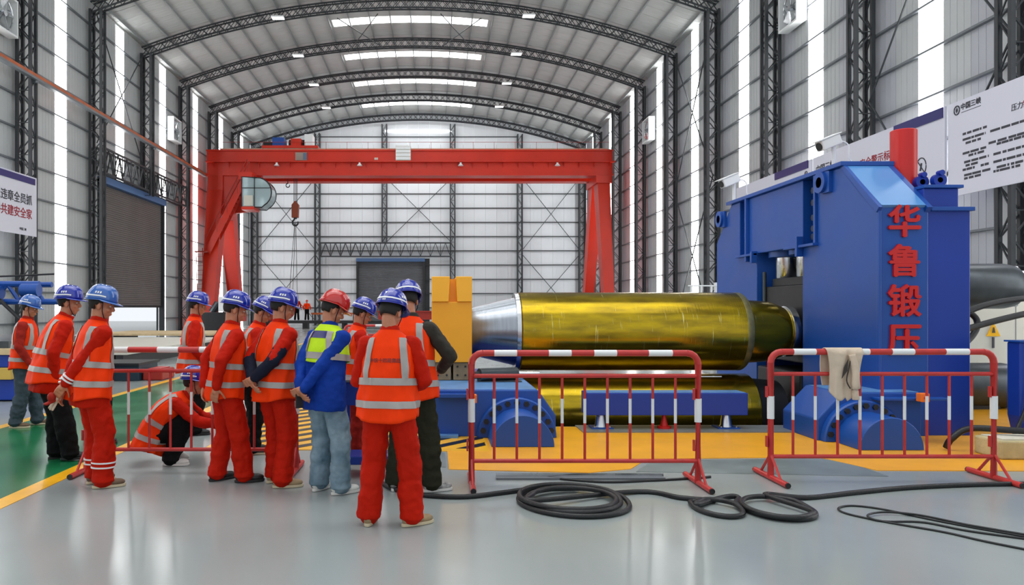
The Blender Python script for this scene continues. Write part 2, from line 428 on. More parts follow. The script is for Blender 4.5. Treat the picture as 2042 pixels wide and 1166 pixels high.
def truss(y, label):
    e = empty('roof_truss', (CX, y, 15.7), 0, label, 'truss', 'arched trusses under the roof')
    xs = [XL+.2+(XR-XL-.4)*i/64 for i in range(65)]
    lo = lambda x: arc_h(x, 15.65, 2.85)
    hi = lambda x: lo(x)+.52
    for nm, f in (('top_chord', hi), ('bottom_chord', lo)):
        b = MB()
        for yy in (y-.16, y+.16): b.tube([(x, yy, f(x)) for x in xs], .05, n=4)
        b.build(nm, M_steel, e)
    b = MB()
    for yy in (y-.16, y+.16):
        lattice(b, [(x, yy, lo(x)) for x in xs], [(x, yy, hi(x)) for x in xs], .022)
        lattice(b, [(x, yy, hi(x)) for x in xs], [(x, yy, lo(x)) for x in xs], .018)
    for x in xs: b.cyl((x, y-.16, lo(x)), (x, y+.16, lo(x)), .02, n=4, cap=False)
    b.build('lacing', M_steel, e, kind='stuff')
    # hangers and tie rod at each haunch
    t = MB()
    for sgn in (-1, 1):
        xa = CX+sgn*15.0; xb = CX+sgn*6.6; zt = 17.55
        t.cyl((xa, y, 16.3), (xb, y, lo(xb)+.1), .015, n=4)
    t.build('tie_rod', M_steel, e)
for i, y in enumerate(FR[3:]):
    truss(y if y < 66 else y+.05, f'arched lattice roof truss, {["nearest in view", "second from the camera", "third from the camera", "fourth from the camera", "fifth from the camera", "farthest, against the end wall"][i]}')
# columns on the end wall
for x, z0, z1, lab in ((-10.5, 0, 17.3, 'dark laced end wall column left of the far door'), (-4.45, 7.5, 18.1, 'short laced end wall column standing on the lintel over the far door'),
                       (1.7, 0, 18.1, 'dark laced end wall column right of the far door'), (7.76, 0, 17.2, 'dark laced end wall column farthest right before the corner')):
    column('end_wall_column', lab, x-.2, x+.2, Y1+.1, z0, z1, 'laced columns on the end wall')
def girder(name, label, p0, p1, z0, z1, n, cat='girder'):
    e = empty(name, p0, 0, label, cat)
    p0 = Vector(p0); p1 = Vector(p1); d = (p1-p0)
    A = [Vector((*(p0+d*i/n)[:2], z0)) for i in range(n+1)]; B = [Vector((*(p0+d*i/n)[:2], z1)) for i in range(n+1)]
    q = Vector((-d.y, d.x, 0)).normalized()*.18
    for nm, P in (('top_chord', B), ('bottom_chord', A)):
        b = MB()
        for o_ in (q, -q): b.cyl(P[0]+o_, P[-1]+o_, .07, n=4)
        b.build(nm, M_steel, e)
    b = MB()
    for o_ in (q, -q):
        lattice(b, [a+o_ for a in A], [c+o_ for c in B], .03)
        for i in range(0, n+1, 2): b.cyl(A[i]+o_, B[i]+o_, .025, n=4)
    b.build('lacing', M_steel, e, kind='stuff')
girder('lintel_girder', 'lattice lintel girder over the grey shutter on the left wall', (XL+.45, 35.9, 8.2), (XL+.45, 47.8, 8.2), 8.15, 9.35, 22)
girder('lintel_girder', 'lattice lintel girder over the far door in the end wall', (-10.2, Y1, 6.2), (1.5, Y1, 6.2), 6.2, 7.42, 26)
# cross bracing rods
def brace(name, label, pts, r=.03):
    e = empty(name, pts[0][0], 0, label, 'brace')
    for a, c in pts: MB().cyl(a, c, r, n=6).build('rod', M_steel, e)
for lab, (x0, x1, z0, z1) in (('crossed bracing rods on the end wall above the lintel', (-4.2, 1.5, 7.6, 13.2)),
                             ('upper crossed rods on the end wall behind the crane hook', (-16, -10.7, 6.8, 13.3)),
                             ('lower crossed rods on the end wall behind the far workers', (-16, -10.7, .4, 6.4)),
                             ('upper crossed rods on the end wall beside the right crane leg', (8.0, 13.2, 6.8, 13.3)),
                             ('lower crossed rods on the end wall above the gold roll', (8.0, 13.2, .4, 6.4))):
    brace('wall_bracing', lab, [((x0, Y1+.28, z0), (x1, Y1+.28, z1)), ((x0, Y1+.28, z1), (x1, Y1+.28, z0))])
for lab, x, y0, y1 in (('crossed rods on the left wall beyond the first tall column', XL+.3, 35.9, 41.6), ('crossed rods on the right wall before the fifth column', XR-.3, 35.9, 41.6),
                      ('crossed rods on the right wall above the printed boards', XR-.3, 17.3, 23.0)):
    pts = []
    for z0, z1 in ((9.6 if x < 0 else 1.5, 15.8),) if x < 0 else ((.6, 8.0), (8.0, 15.6)):
        pts += [((x, y0, z0), (x, y1, z1)), ((x, y0, z1), (x, y1, z0))]
    brace('wall_bracing', lab, pts)
brace('roof_bracing', 'crossed pale rods under the second skylight, left pair', [((-5.5, 42.2, 18.1), (-3.2, 47.8, 18.35)), ((-3.2, 42.2, 18.35), (-5.5, 47.8, 18.1))])
brace('roof_bracing', 'crossed pale rods under the second skylight, right pair', [((.4, 42.2, 18.35), (2.7, 47.8, 18.1)), ((2.7, 42.2, 18.1), (.4, 47.8, 18.35))])
# roof lamps
M_lamp = mat('lamp_panel', 'ffffff', .4, emit=2.0)
for i, y in enumerate(FR[4:8]):
    for s, x in ((-1, -8.7), (1, 5.3)):
        z = arc_h(x, 15.65, 2.85)
        e = empty('roof_lamp', (x, y-.5, z), 0, f'flat white roof lamp at the {["nearest", "second", "third", "fourth"][i]} full truss in view, {"left" if s < 0 else "right"} of the skylights', 'lamp', 'flat lamps under the roof trusses')
        MB().box(x-.35, x+.35, y-.75, y-.3, z-.12, z-.05).build('housing', M_white, e)
        MB().box(x-.32, x+.32, y-.72, y-.33, z-.135, z-.121).build('diffuser', M_lamp, e)
        MB().cyl((x, y-.4, z-.05), (x, y-.15, z+.1), .02, n=6).build('hanger', M_steel, e)
# wall fans
def fan(label, s, y, z):
    X = (XL+.14) if s < 0 else (XR-.14)
    e = empty('exhaust_fan', (X, y, z), 0, label, 'fan', 'exhaust fans on the side walls')
    d = .38*(-s); h = .72
    xa, xb = sorted((X, X+d))
    b = MB()
    b.box(xa, xb, y-h, y-h+.07, z-h, z+h).box(xa, xb, y+h-.07, y+h, z-h, z+h).box(xa, xb, y-h+.07, y+h-.07, z-h, z-h+.07).box(xa, xb, y-h+.07, y+h-.07, z+h-.07, z+h)
    b.build('housing', M_white, e)
    xr = X+d*.6
    b = MB(); b.tube([(xr, y+.6*math.cos(a), z+.6*math.sin(a)) for a in [2*math.pi*i/24 for i in range(24)]], .03, n=6, closed=True)
    b.build('guard_ring', M_metal, e)
    b = MB(); b.cyl((xr-.08, y, z), (xr+.08, y, z), .12)
    b.build('motor', M_metal, e)
    for k in range(5):
        a = 2*math.pi*k/5+.3; c, s_ = math.cos(a), math.sin(a)
        bl = MB(); v = [bl.bm.verts.new(p) for p in ((xr-.05, y+c*.1-s_*.06, z+s_*.1+c*.06), (xr+.05, y+c*.1+s_*.06, z+s_*.1-c*.06), (xr+.07, y+c*.56+s_*.16, z+s_*.56-c*.16), (xr-.07, y+c*.56-s_*.16, z+s_*.56+c*.16))]
        bl.bm.faces.new(v); o = bl.build('blade', M_metal, e); o.modifiers.new('s', 'SOLIDIFY').thickness = .012
    MB().box(*sorted((X-.03*(-s)+0, X)), y-h+.07, y+h-.07, z-h+.07, z+h-.07).build('back_plate', M_strip if False else M_panel, e)
fan('white exhaust fan high on the left wall at the frame edge', -1, 28.0, 12.75)
fan('white exhaust fan on the left wall beyond the shutter', -1, 46.6, 12.75)
fan('large white exhaust fan high on the right wall above the camera-topped press', 1, 27.9, 12.9)
fan('small looking white exhaust fan on the right wall near the crane', 1, 46.6, 12.75)

# doors
def shutter(name, m, horizontal_axis, a0, a1, fixed, z0, z1, pitch, face):
    root = bpy.data.objects.new(name, None); COL.objects.link(root); root.location = (fixed, a0, 0) if horizontal_axis == 'y' else (a0, fixed, 0); root['kind'] = 'structure'
    n = int((z1-z0)/pitch); b = MB()
    prof = []
    for i in range(n):
        z = z0+i*pitch
        prof += [(0, z), (.03*face, z+pitch*.25), (.03*face, z+pitch*.65), (0, z+pitch*.95)]
    prof += [(0, z1)]
    V = []
    for d, z in prof:
        V.append([b.bm.verts.new((fixed+d, a, z) if horizontal_axis == 'y' else (a, fixed+d, z)) for a in (a0, a1)])
    for A, B in zip(V, V[1:]): b.bm.faces.new((A[0], A[1], B[1], B[0]))
    o = b.build('slat_curtain', m, root, kind='stuff')
    return root
d1 = shutter('door_1', M_doorw, 'y', 36.75, 44.8, XL+.1, 1.7, 7.9, .11, 1)
MB().box(XL, XL+.3, 36.6, 36.78, 0, 8.05).build('guide_rail', M_steel, d1); MB().box(XL, XL+.3, 44.78, 44.95, 0, 8.05).build('guide_rail', M_steel, d1)
MB().box(XL, XL+.4, 36.6, 44.95, 7.75, 8.1).build('head_box', M_doorb, d1)
MB().box(XL+.06, XL+.18, 36.8, 44.75, 1.6, 1.72).build('bottom_bar', M_dark, d1)
d2 = shutter('door_2', M_door, 'x', -6.8, -1.0, Y1+.5, 0, 5.8, .13, -1)
MB().box(-7.0, -6.8, Y1+.2, Y1+.55, 0, 6.05).build('guide_rail', M_dark, d2); MB().box(-1.0, -.8, Y1+.2, Y1+.55, 0, 6.05).build('guide_rail', M_dark, d2)
MB().box(-7.0, -.8, Y1+.1, Y1+.55, 5.75, 6.05).build('head_box', M_doorb, d2)

# ------------------------------------------------------------------ printed boards on the walls
def wmat(side, x, y, z):  # text plane on a side wall, reading direction along the wall
    if side > 0:   # right wall, seen from the left: text runs towards the camera
        return Matrix.Translation((x, y, z)) @ Matrix(((0, 0, -1, 0), (-1, 0, 0, 0), (0, 1, 0, 0), (0, 0, 0, 1)))
    return Matrix.Translation((x, y, z)) @ Matrix(((0, 0, 1, 0), (1, 0, 0, 0), (0, 1, 0, 0), (0, 0, 0, 1)))
BX = 13.02
def board(label, y0, y1):
    e = empty('printed_board', (BX+.03, (y0+y1)/2, 4.4), 0, label, 'sign', 'printed boards on the right wall')
    MB().box(BX, BX+.05, y0, y1, 4.38, 6.72).build('panel', M_board, e)
    return e
def txt(e, body, y, z, size, m=M_ink, side=1, x=BX-.008, off=0, name='lettering', align='CENTER'):
    return place_mesh(text_mesh(body, size, .002, off, align), name, m, e, wmat(side, x, y, z))
def logo(e, y, z, x=BX-.008, k_=.72):
    b = MB(); b.tube([(x, y+k_*.13*math.cos(a), z+k_*.15*math.sin(a)) for a in [2*math.pi*i/28 for i in range(28)]], .02*k_, n=6, closed=True)
    for dy in (-.035, .0, .035): b.box(x-.006, x, y+k_*dy-.008, y+k_*dy+.008, z-k_*.1+abs(dy), z+k_*.1-abs(dy))
    b.build('emblem', M_ink, e)
def lines(e, y0, y1, zs, seed=1):
    rnd = random.Random(seed); b = MB()
    for z, segs in zs:
        for a, c in segs:
            y = a
            while y > c:
                w = rnd.uniform(.05, .3)
                b.box(BX-.006, BX, max(c, y-w), y, z-.028, z+.028); y -= w+rnd.uniform(.02, .06)
    b.build('small_print', M_ink, e, kind='stuff')
b1 = board('white wall board nearest the camera with rows of small print', 13.0, 18.72)
logo(b1, 18.4, 6.5)
txt(b1, '中国三峡', 17.93, 6.53, .17, off=.004)
MB().box(BX-.006, BX, 17.6, 18.25, 6.4, 6.412).build('rule', M_ink, b1)
txt(b1, '压力', 16.5, 6.08, .17, M_ink); txt(b1, '钢管', 16.17, 6.08, .17, M_inkr)
lines(b1, 18, 13, [(5.86, [(18.2, 17.4)]), (5.72, [(17.3, 14.0), (18.2, 17.45)]), (5.62, [(18.1, 17.6)]), (5.45, [(17.35, 14)]), (5.38, [(18.2, 17.4), (17.1, 14)]),
                   (5.3, [(18.0, 17.5)]), (5.16, [(18.15, 17.35), (17.2, 14)]), (5.07, [(18.1, 17.7)]), (4.98, [(18.2, 17.8), (17.6, 17.35), (17.2, 14)]), (4.84, [(18.15, 17.3), (17.1, 14)]), (4.76, [(18.15, 17.6), (17.2, 16.4)])], 3)
b2 = board('white wall board with navy top strip and round prohibition signs behind the red cylinder', 18.84, 25.4)
MB().box(BX-.03, BX, 18.9, 20.9, 6.45, 6.72).build('navy_strip', M_navy, b2)
txt(b2, '安全警示标志', 21.7, 5.95, .3, M_inkr, off=.003)
MB().box(BX-.006, BX, 20.6, 22.8, 5.62, 5.65).build('rule', M_ink, b2)
def prohibition(e, y, z, word):
    b = MB(); x = BX-.008
    b.tube([(x, y+.2*math.cos(a), z+.24*math.sin(a)) for a in [2*math.pi*i/28 for i in range(28)]], .014, n=6, closed=True)
    b.cyl((x, y-.14, z-.17), (x, y+.14, z+.17), .013, n=6)
    b.cyl((x, y+.03, z-.1), (x, y-.02, z+.1), .025, n=6)
    b.build('prohibition_sign', M_ink, e)
    MB().box(BX-.006, BX, y-.27, y+.27, z-.45, z-.32).build('red_caption', M_inkr, e)
    txt(e, word, y, z-.385, .1, M_board, x=BX-.012)
prohibition(b2, 19.75, 5.35, '禁止烟火'); prohibition(b2, 20.6, 5.35, '禁止入内')
b3 = board('white wall board farthest from the camera above the left end of the press', 25.5, 31.8)
MB().box(BX-.03, BX, 25.7, 28.2, 6.45, 6.72).build('navy_strip', M_navy, b3)
logo(b3, 25.35+.5, 6.25); txt(b3, '中国三峡', 24.6, 6.25, .3, off=.006)
bl = empty('wall_board', (-15.78, 27, 4.4), 0, 'white wall board with two lines of writing at the left edge', 'sign')
MB().box(-15.82, -15.76, 24.5, 29.35, 4.4, 6.72).build('panel', M_board, bl)
MB().box(-15.76, -15.73, 26.2, 29.2, 6.42, 6.66).build('navy_strip', M_navy, bl)
place_mesh(text_mesh('隐患违章全员抓', .42, .002, .006, 'RIGHT'), 'lettering', M_ink, bl, wmat(-1, -15.75, 29.0, 5.75))
place_mesh(text_mesh('携手共建安全家', .42, .002, .006, 'RIGHT'), 'lettering', M_inkr, bl, wmat(-1, -15.75, 29.0, 5.2))
place_mesh(text_mesh('中国三峡', .12, .002, .002, 'RIGHT'), 'lettering', M_ink, bl, wmat(-1, -15.75, 28.6, 4.6))

# conductor rail along the left wall
cr = empty('conductor_rail', (-15.8, 25, 10.7), 0, 'orange conductor rail running along the left wall to the crane', 'rail')
MB().box(-15.86, -15.74, 8, 51.2, 10.72, 10.86).build('orange_rail', mat('rail_orange', 'b65a2c', .5, var=.2, vscale=2), cr)
MB().box(-15.9, -15.7, 8, 51.2, 10.62, 10.715).build('rail_channel', M_girt, cr)
for i, y in enumerate(FR[:6]):
    MB().box(XL+.72, -15.72, y-.05, y+.05, 10.52, 10.62).build('bracket', M_girt, cr)

# ------------------------------------------------------------------ red gantry crane
cr = empty('gantry_crane', (-1.7, 52, 0), 0, 'tall red gantry crane spanning the hall in front of the end wall', 'crane')
GL, GR = -15.68, 12.36
def girder_box(y0, y1):
    b = MB(); b.box(GL, GR, y0, y1, 10.82, 12.4)
    b.build('main_girder', M_crane, cr)
    MB().box(GL-.02, GR+.02, y0-.12, y1+.12, 10.7, 10.82).build('flange', M_crane, cr)
    MB().box(GL-.02, GR+.02, y0-.1, y1+.1, 12.4, 12.5).build('flange', M_crane, cr)
girder_box(51.1, 52.0); girder_box(53.5, 54.2)
MB().box(GL, GR+.1, 50.75, 51.1, 11.6, 11.68).build('walkway_ledge', M_crane, cr)
b = MB()
for i in range(27): 
    x = GL+.5+i*1.05; b.prism([(50.8, 11.6), (51.1, 11.6), (51.1, 11.25)], 'x', x, x+.02)
b.build('ledge_gussets', M_crane, cr, kind='stuff')
MB().box(GL+.9, GR-.3, 51.2, 51.3, 12.5, 12.62).build('trolley_rail', mat('rail_tan', 'c8a58c', .5), cr)
b = MB()
for i in range(19): b.cyl((GL+1+i*1.45, 51.0, 12.5), (GL+1+i*1.45, 51.0, 13.0), .015, n=4)
b.cyl((GL+1, 51.0, 13.0), (GR-.3, 51.0, 13.0), .015, n=4)
b.build('hand_rail', M_craned, cr)
def leg(xc, w):
    for nm, top, bot in (('leg', (51.2, 52.6), (49.2, 50.1)), ('leg', (52.7, 54.1), (56.4, 57.2))):
        b = MB(); v = []
        for z, (ya, yb), ww in ((1.0, bot, w*.8), (10.7, top, w)):
            v.append([b.bm.verts.new(p) for p in ((xc-ww/2, ya, z), (xc+ww/2, ya, z), (xc+ww/2, yb, z), (xc-ww/2, yb, z))])
        for k in range(4): b.bm.faces.new((v[0][k], v[0][(k+1) % 4], v[1][(k+1) % 4], v[1][k]))
        b.bm.faces.new(v[0]); b.bm.faces.new(v[1]); b.build(nm, M_crane, cr)
    MB().box(xc-w/2, xc+w/2, 48.9, 57.5, .55, 1.0).build('bogie_beam', M_crane, cr)
    for y in (49.3, 50.2, 56.3, 57.1):
        MB().cyl((xc-.12, y, .35), (xc+.12, y, .35), .3, n=20).build('wheel', M_dark, cr)
    MB().box(xc-.05, xc+.05, 48.6, 57.7, 0, .06).build('ground_rail', M_dkmetal, cr)
leg(-15.1, 1.1); leg(11.75, .85)
MB().prism([(51.0, 10.7), (54.3, 10.7), (54.3, 8.6), (53.6, 7.9), (51.8, 7.9), (51.0, 8.6)], 'x', -15.6, -14.55).build('leg_head', M_crane, cr)
MB().prism([(51.0, 10.7), (54.3, 10.7), (54.3, 10.2), (51.0, 10.2)], 'x', 11.2, 12.3).build('leg_head', M_crane, cr)
MB().prism([(-14.6, 10.7), (-11.9, 10.7), (-12.4, 8.3), (-14.6, 8.0)], 'y', 51.15, 51.6).build('knee_plate', M_crane, cr)
# cab with rounded glass front
cb = MB().box(-12.85, -12.0, 49.4, 50.9, 8.15, 8.35).build('cab_floor', M_crane, cr)
b = MB(); prof = [(-12.85, 8.35), (-11.5, 8.3)]+[(-11.85+1.0*math.cos(a), 9.3+1.0*math.sin(a)) for a in [R(-60+i*15) for i in range(10)]]+[(-12.85, 10.35)]
b.prism(prof, 'y', 49.5, 50.9); b.build('cab_glass', M_glass, cr)
b = MB()
for y in (49.46, 50.92):
    P = [(x, y, z) for x, z in prof]; b.tube(P, .04, n=4, closed=True)
    b.cyl((-12.85, y, 9.6), (-10.95, y, 9.6), .03, n=4); b.cyl((-12.0, y, 8.35), (-12.0, y, 10.4), .03, n=4)
b.build('cab_frame', M_dark, cr)
MB().box(-12.7, -12.1, 49.42, 49.5, 8.4, 9.1).build('cab_side_panel', M_cream, cr)
MB().box(-13.1, -12.2, 49.6, 51.1, 10.2, 10.7).build('cab_hanger', M_crane, cr)
# stairs and ladder
b = MB()
for y in (49.9, 50.6): b.prism([(-15.5, 5.4), (-15.1, 5.2), (-12.4, 10.6), (-12.8, 10.7)], 'y', y, y+.05)
for i in range(20):
    t = i/19; x = -15.3+t*2.75; z = 5.4+t*5.2; b.box(x-.12, x+.12, 49.95, 50.6, z, z+.03)
b.build('stair_flight', M_crane, cr)
b = MB()
for y in (49.9, 50.6):
    b.cyl((-15.4, y, 6.3), (-12.6, y, 11.6), .03, n=6)
    for t in (0, .25, .5, .75, 1): b.cyl((-15.3+t*2.75, y, 5.4+t*5.2), (-15.4+t*2.8, y, 6.3+t*5.3), .02, n=4)
b.build('stair_rail', M_craned, cr)
b = MB()
for x in (-15.9, -15.45): b.cyl((x+.1, 49.6, .9), (x-.05, 49.6, 5.6), .03, n=4)
for i in range(15): b.cyl((-15.85, 49.6, 1.0+i*.31), (-15.4, 49.6, 1.0+i*.31), .02, n=4)
b.build('ladder', M_craned, cr)
MB().box(-16.0, -15.1, 49.4, 50.7, 5.3, 5.38).build('landing', M_craned, cr)
# trolley on top
tr = MB().box(-11.9, -8.0, 51.1, 54.0, 12.62, 12.8).build('trolley', M_crane, cr)
MB().box(-11.2, -10.4, 51.3, 52.4, 12.8, 13.4).build('hoist_motor', M_blue, tr); MB().cyl((-10.2, 52.3, 13.1), (-9.0, 52.3, 13.1), .35, n=20).build('hoist_drum', M_dark, tr)
MB().box(-9.9, -9.2, 51.2, 51.9, 12.8, 13.3).build('gear_box', M_crane, tr); MB().box(-8.95, -8.4, 51.2, 52.2, 12.8, 13.6).build('control_box', M_white, tr)
MB().cyl((-11.9, 51.8, 13.0), (-11.2, 51.8, 13.0), .2, n=16).build('hoist_motor', M_dark, tr)
# ropes, hook block
b = MB()
for dx in (-.12, -.04, .04, .12): b.cyl((-9.85+dx, 52.7, 8.7), (-9.85+dx, 52.7, 12.7), .024, n=4)
for dx in (-.22, -.1, .06): b.cyl((-9.85+dx*2.2, 52.7, 2.0), (-9.85+dx*.3, 52.7, 7.6), .022, n=4)
b.build('hoist_rope', M_dark, cr)
b = MB(); b.prism([(-10.1, 8.0), (-9.65, 8.0), (-9.6, 8.9), (-9.85, 9.2), (-10.1, 8.9)], 'y', 52.5, 52.9)
b.build('hook_block', mat('hook_orange', '8a3a1c', .5), cr)
b = MB(); b.cyl((-9.87, 52.7, 7.9), (-9.87, 52.7, 8.05), .12); b.tube([(-9.87+.2*math.cos(R(a)), 52.7, 7.65+.22*math.sin(R(a))) for a in range(100, 400, 20)], .06, n=8)
b.build('hook', M_dark, cr)
b = MB(); b.cyl((-10.4, 52.7, 10.4), (-10.4, 52.7, 10.75), .03); b.tube([(-10.4+.13*math.cos(R(a)), 52.7, 10.3+.14*math.sin(R(a))) for a in range(100, 400, 20)], .035, n=8)
b.build('auxiliary_hook', M_dark, cr)
for x in (-10.8, -5.1, 1.85, 8.5):
    l = MB().lathe([(0, .04), (.06, .07), (-.0, .07), (-.16, .2)], (x, 50.85, 11.5), 'z', n=16).build('girder_lamp', M_white, cr, smooth=True)
b = MB()
for k in range(4): b.box(-2.6, -1.6, 50.7, 50.76, 11.74+k*.24, 11.93+k*.24)
b.build('louvre_box', M_white, cr); MB().box(-2.62, -1.58, 50.76, 51.1, 11.7, 12.7).build('electric_box', M_cream, cr)
MB().box(-9.55, -8.75, 51.0, 51.1, 11.75, 12.3).build('cover_plate', mat('dull_plate', '9a8a80', .5), cr)
MB().box(-9.0, -8.75, 50.98, 51.0, 11.8, 12.25).build('cover_window', mat('slate_blue', '5a6e86', .4), cr)
MB().box(-4.1, -3.85, 51.06, 51.1, 11.8, 11.95).build('warning_plate', M_cream, cr)

# ------------------------------------------------------------------ forging roll press (blue housing)
pr = empty('roll_press', (6.1, 11.8, 0), 0, 'huge blue press housing with red raised characters on its front', 'press')
PA, PB = 5.51, 6.14
def P(poly, a, b_, nm='housing_plate', m=M_blue, bev=.012): return MB().prism(poly, 'x', a, b_).build(nm, m, pr, bevel=bev)
P([(9.18, 0), (11.05, 0), (11.05, 2.52), (10.66, 2.52), (10.66, 3.5), (9.97, 3.5), (9.18, 2.84)], PA, PB, 'front_column')
P([(12.62, 0), (14.4, 0), (14.4, 2.84), (13.7, 3.5), (13.32, 3.5), (13.32, 2.52), (12.62, 2.52)], PA, PB, 'rear_column')
P([(11.05, 2.52), (12.96, 2.52), (12.96, 3.5), (11.05, 3.5)], PA, PB, 'yoke')
P([(10.66, 2.5), (11.05, 2.5), (11.05, 3.5), (10.66, 3.5)], PA+.2, PB, 'recess_plate', M_dark)
P([(12.96, 2.5), (13.32, 2.5), (13.32, 3.5), (12.96, 3.5)], PA+.2, PB, 'recess_plate', M_blue2)
# flanges
def F(nm, x0, x1, y0, y1, z0, z1, m=M_blue, bev=.006): return MB().box(x0, x1, y0, y1, z0, z1).build(nm, m, pr, bevel=bev)
F('top_plate', PA-.06, PB+.04, 9.9, 13.8, 3.5, 3.56)
F('flange', PA-.08, PA+.2, 10.6, 11.5, 2.49, 2.53); F('flange', PA-.07, PA+.2, 12.6, 13.36, 2.49, 2.53); F('rib', PA-.1, PA, 11.03, 11.09, 2.36, 2.66)
F('rib', PA-.06, PA, 12.92, 12.98, 2.4, 3.5); F('rib', PA-.04, PA, 10.62, 10.67, 2.5, 3.5); F('rib', PA-.1, PA, 12.6, 12.66, 2.36, 2.56)
for a, c in ((PA-.02, PA+.03), (PB-.05, PB+.02)):
    P([(9.12, 2.84), (9.18, 2.78), (9.99, 3.47), (9.95, 3.54)], a, c, 'chamfer_flange', M_blue, .004)
P([(9.15, 2.87), (9.18, 2.84), (9.97, 3.5), (9.95, 3.53)], PA+.03, PB-.05, 'chamfer_plate', mat('chamfer_lit_blue', '5590cc', .3), .002)  # overhead light on the slope is put into this paler blue
for k, z in enumerate((3.32, 3.14, 2.92, 2.76, 2.64)):
    MB().cyl((PA+.05, 10.86, z), (PA+.24, 10.86, z), .05, n=6).build('bolt', M_dark, pr)
def lug(y, z, x=PA, d=-.05):
    b = MB(); b.lathe([(-.09, .075), (-.09, .15), (0, .15), (0, .075), (-.09, .075)], (x, y, z), 'x', 28)
    b.build('lifting_lug', M_blue, pr, smooth=True)
    MB().prism([(y-.2, z-.16), (y, z-.16), (y, z-.14), (y+.0, z+.15), (y-.2, z+.13)], 'x', x-.05, x-.001).build('lug_plate', M_blue, pr)
lug(10.42, 3.36); lug(14.1, 3.28)
# window contents
F('window_back', 6.5, 6.6, 11.05, 12.62, .0, 2.5, M_dark); 
F('roll_chock', 5.62, 6.5, 11.1, 12.58, .75, 1.95, M_dark, .02); F('chock_step', 5.68, 6.4, 11.3, 12.4, 1.95, 2.08, M_dark, .01)
F('roll_chock', 5.5, 6.5, 11.1, 12.58, .02, .62, M_dark, .03)
for y in (11.55, 12.25):
    MB().lathe([(2.07, .15), (2.1, .17), (2.52, .17)], (5.95-.1, y, 0), 'z', 32).build('ram_rod', M_metal, pr, smooth=True)
    MB().lathe([(2.42, .22), (2.43, .26), (2.52, .26)], (5.83, y, 0), 'z', 32).build('ram_flange', M_blue, pr, smooth=True)
MB().cyl((5.6, 12.52, 1.5), (5.6, 12.52, 2.2), .03).build('guide_rod', M_dkmetal, pr)
# right-hand frame
P([(9.22, 0), (11.0, 0), (11.0, 2.85), (9.22, 2.85)], PB, 6.69, 'side_column', M_blue2)
P([(12.6, 0), (14.3, 0), (14.3, 3.0), (12.6, 3.0)], PB, 6.69, 'side_column', M_blue2)
P([(9.3, 2.85), (13.8, 2.85), (13.8, 3.1), (9.3, 3.1)], PB+.02, 6.6, 'top_box', M_blue2)
F('top_flange', PB+.01, 6.64, 9.26, 13.85, 3.1, 3.14); F('shoulder_flange', PB+.03, 6.71, 9.16, 9.3, 2.8, 2.85, M_blue)
F('front_rib', PA-.005, PA+.03, 9.15, 9.2, .02, 2.8)
# characters
for ch, z in zip('华鲁锻压', (2.64, 2.15, 1.655, 1.175)):
    me = text_mesh(ch, .42, .018, .011)
    mw = Matrix.Translation((5.83, 9.165, z)) @ Matrix(((1, 0, 0, 0), (0, 0, -1, 0), (0, 1, 0, 0), (0, 0, 0, 1)))
    place_mesh(me, 'raised_character', M_red, pr, mw)
# mounting blocks with bolt rings
def mount(e, x0, x1, cx, ya, yb, yd, chamfer_left):
    H = .58
    if chamfer_left: poly = [(x0, 0), (x1, 0), (x1, H), (x0+.3, H), (x0, .26)]
    else: poly = [(x0, 0), (x1, 0), (x1, .27), (x1-.22, H), (x0, H)]
    MB().prism(poly, 'y', ya, yb).build('mount_block', M_blue, e, bevel=.015)
    MB().prism([(p[0]+(.02 if p[0] < (x0+x1)/2 else -.02), p[1]) for p in poly[2:4]]+[((poly[3][0]), H+.006), (poly[2][0], H+.006)] if False else [(x0+.32 if chamfer_left else x0+.02, H), (x1-.02 if chamfer_left else x1-.24, H), (x1-.02 if chamfer_left else x1-.24, H+.006), (x0+.32 if chamfer_left else x0+.02, H+.006)], 'y', ya+.03, yb-.03).build('pale_top', M_bluel, e)
    half = dict(n=40, a0=0, a1=math.pi)
    r = MB(); r.lathe([(ya-.1, .36), (ya-.1, .47), (ya-.08, .485), (ya+.01, .485)], (cx, 0, 0.01), 'y', 40, 0, math.pi); r.build('bolt_ring', M_blue, e, smooth=True)
    MB().lathe([(yd, .0001), (yd, .36), (ya-.09, .36)], (cx, 0, .01), 'y', 40, 0, math.pi).build('drum', M_blue, e, smooth=True, bevel=.01)
    for k in range(11):
        a = R(12+k*15.6); x, z = cx+.425*math.cos(a), .01+.425*math.sin(a)
        MB().cyl((x, ya-.125, z), (x, ya-.09, z), .036, n=6).build('ring_bolt', M_dark, e)
mount(pr, 4.6, 5.85, 5.12, 8.87, 9.75, 8.26, True)
F('ledge_plate', 5.25, 6.1, 8.72, 8.87, .5, .53, M_blue)
lb = empty('bearing_block', (.7, 9.9, 0), 0, 'blue bearing block with bolt ring behind the middle barrier', 'machine part')
mount(lb, -.06, 1.51, 1.02, 9.15, 10.7, 8.45, False)
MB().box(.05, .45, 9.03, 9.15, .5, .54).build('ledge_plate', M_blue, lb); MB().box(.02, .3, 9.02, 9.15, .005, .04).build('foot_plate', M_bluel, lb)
for (x, y, z, lab, eX) in ((.47, 9.0, .5, 'small orange sensor box on the front of the left blue block', None), (5.12+.6, 8.7, .55, 'small orange sensor box on the ledge beside the press characters', None)):
    e = empty('sensor_box', (x, y, z), 0, lab, 'sensor')
    MB().box(x-.05, x+.05, y-.1, y+.0, z-.05, z+.05).build('case', M_orange, e, bevel=.008); MB().cyl((x+.0, y-.115, z), (x+.0, y-.1, z), .02, n=10).build('dial', M_red, e)
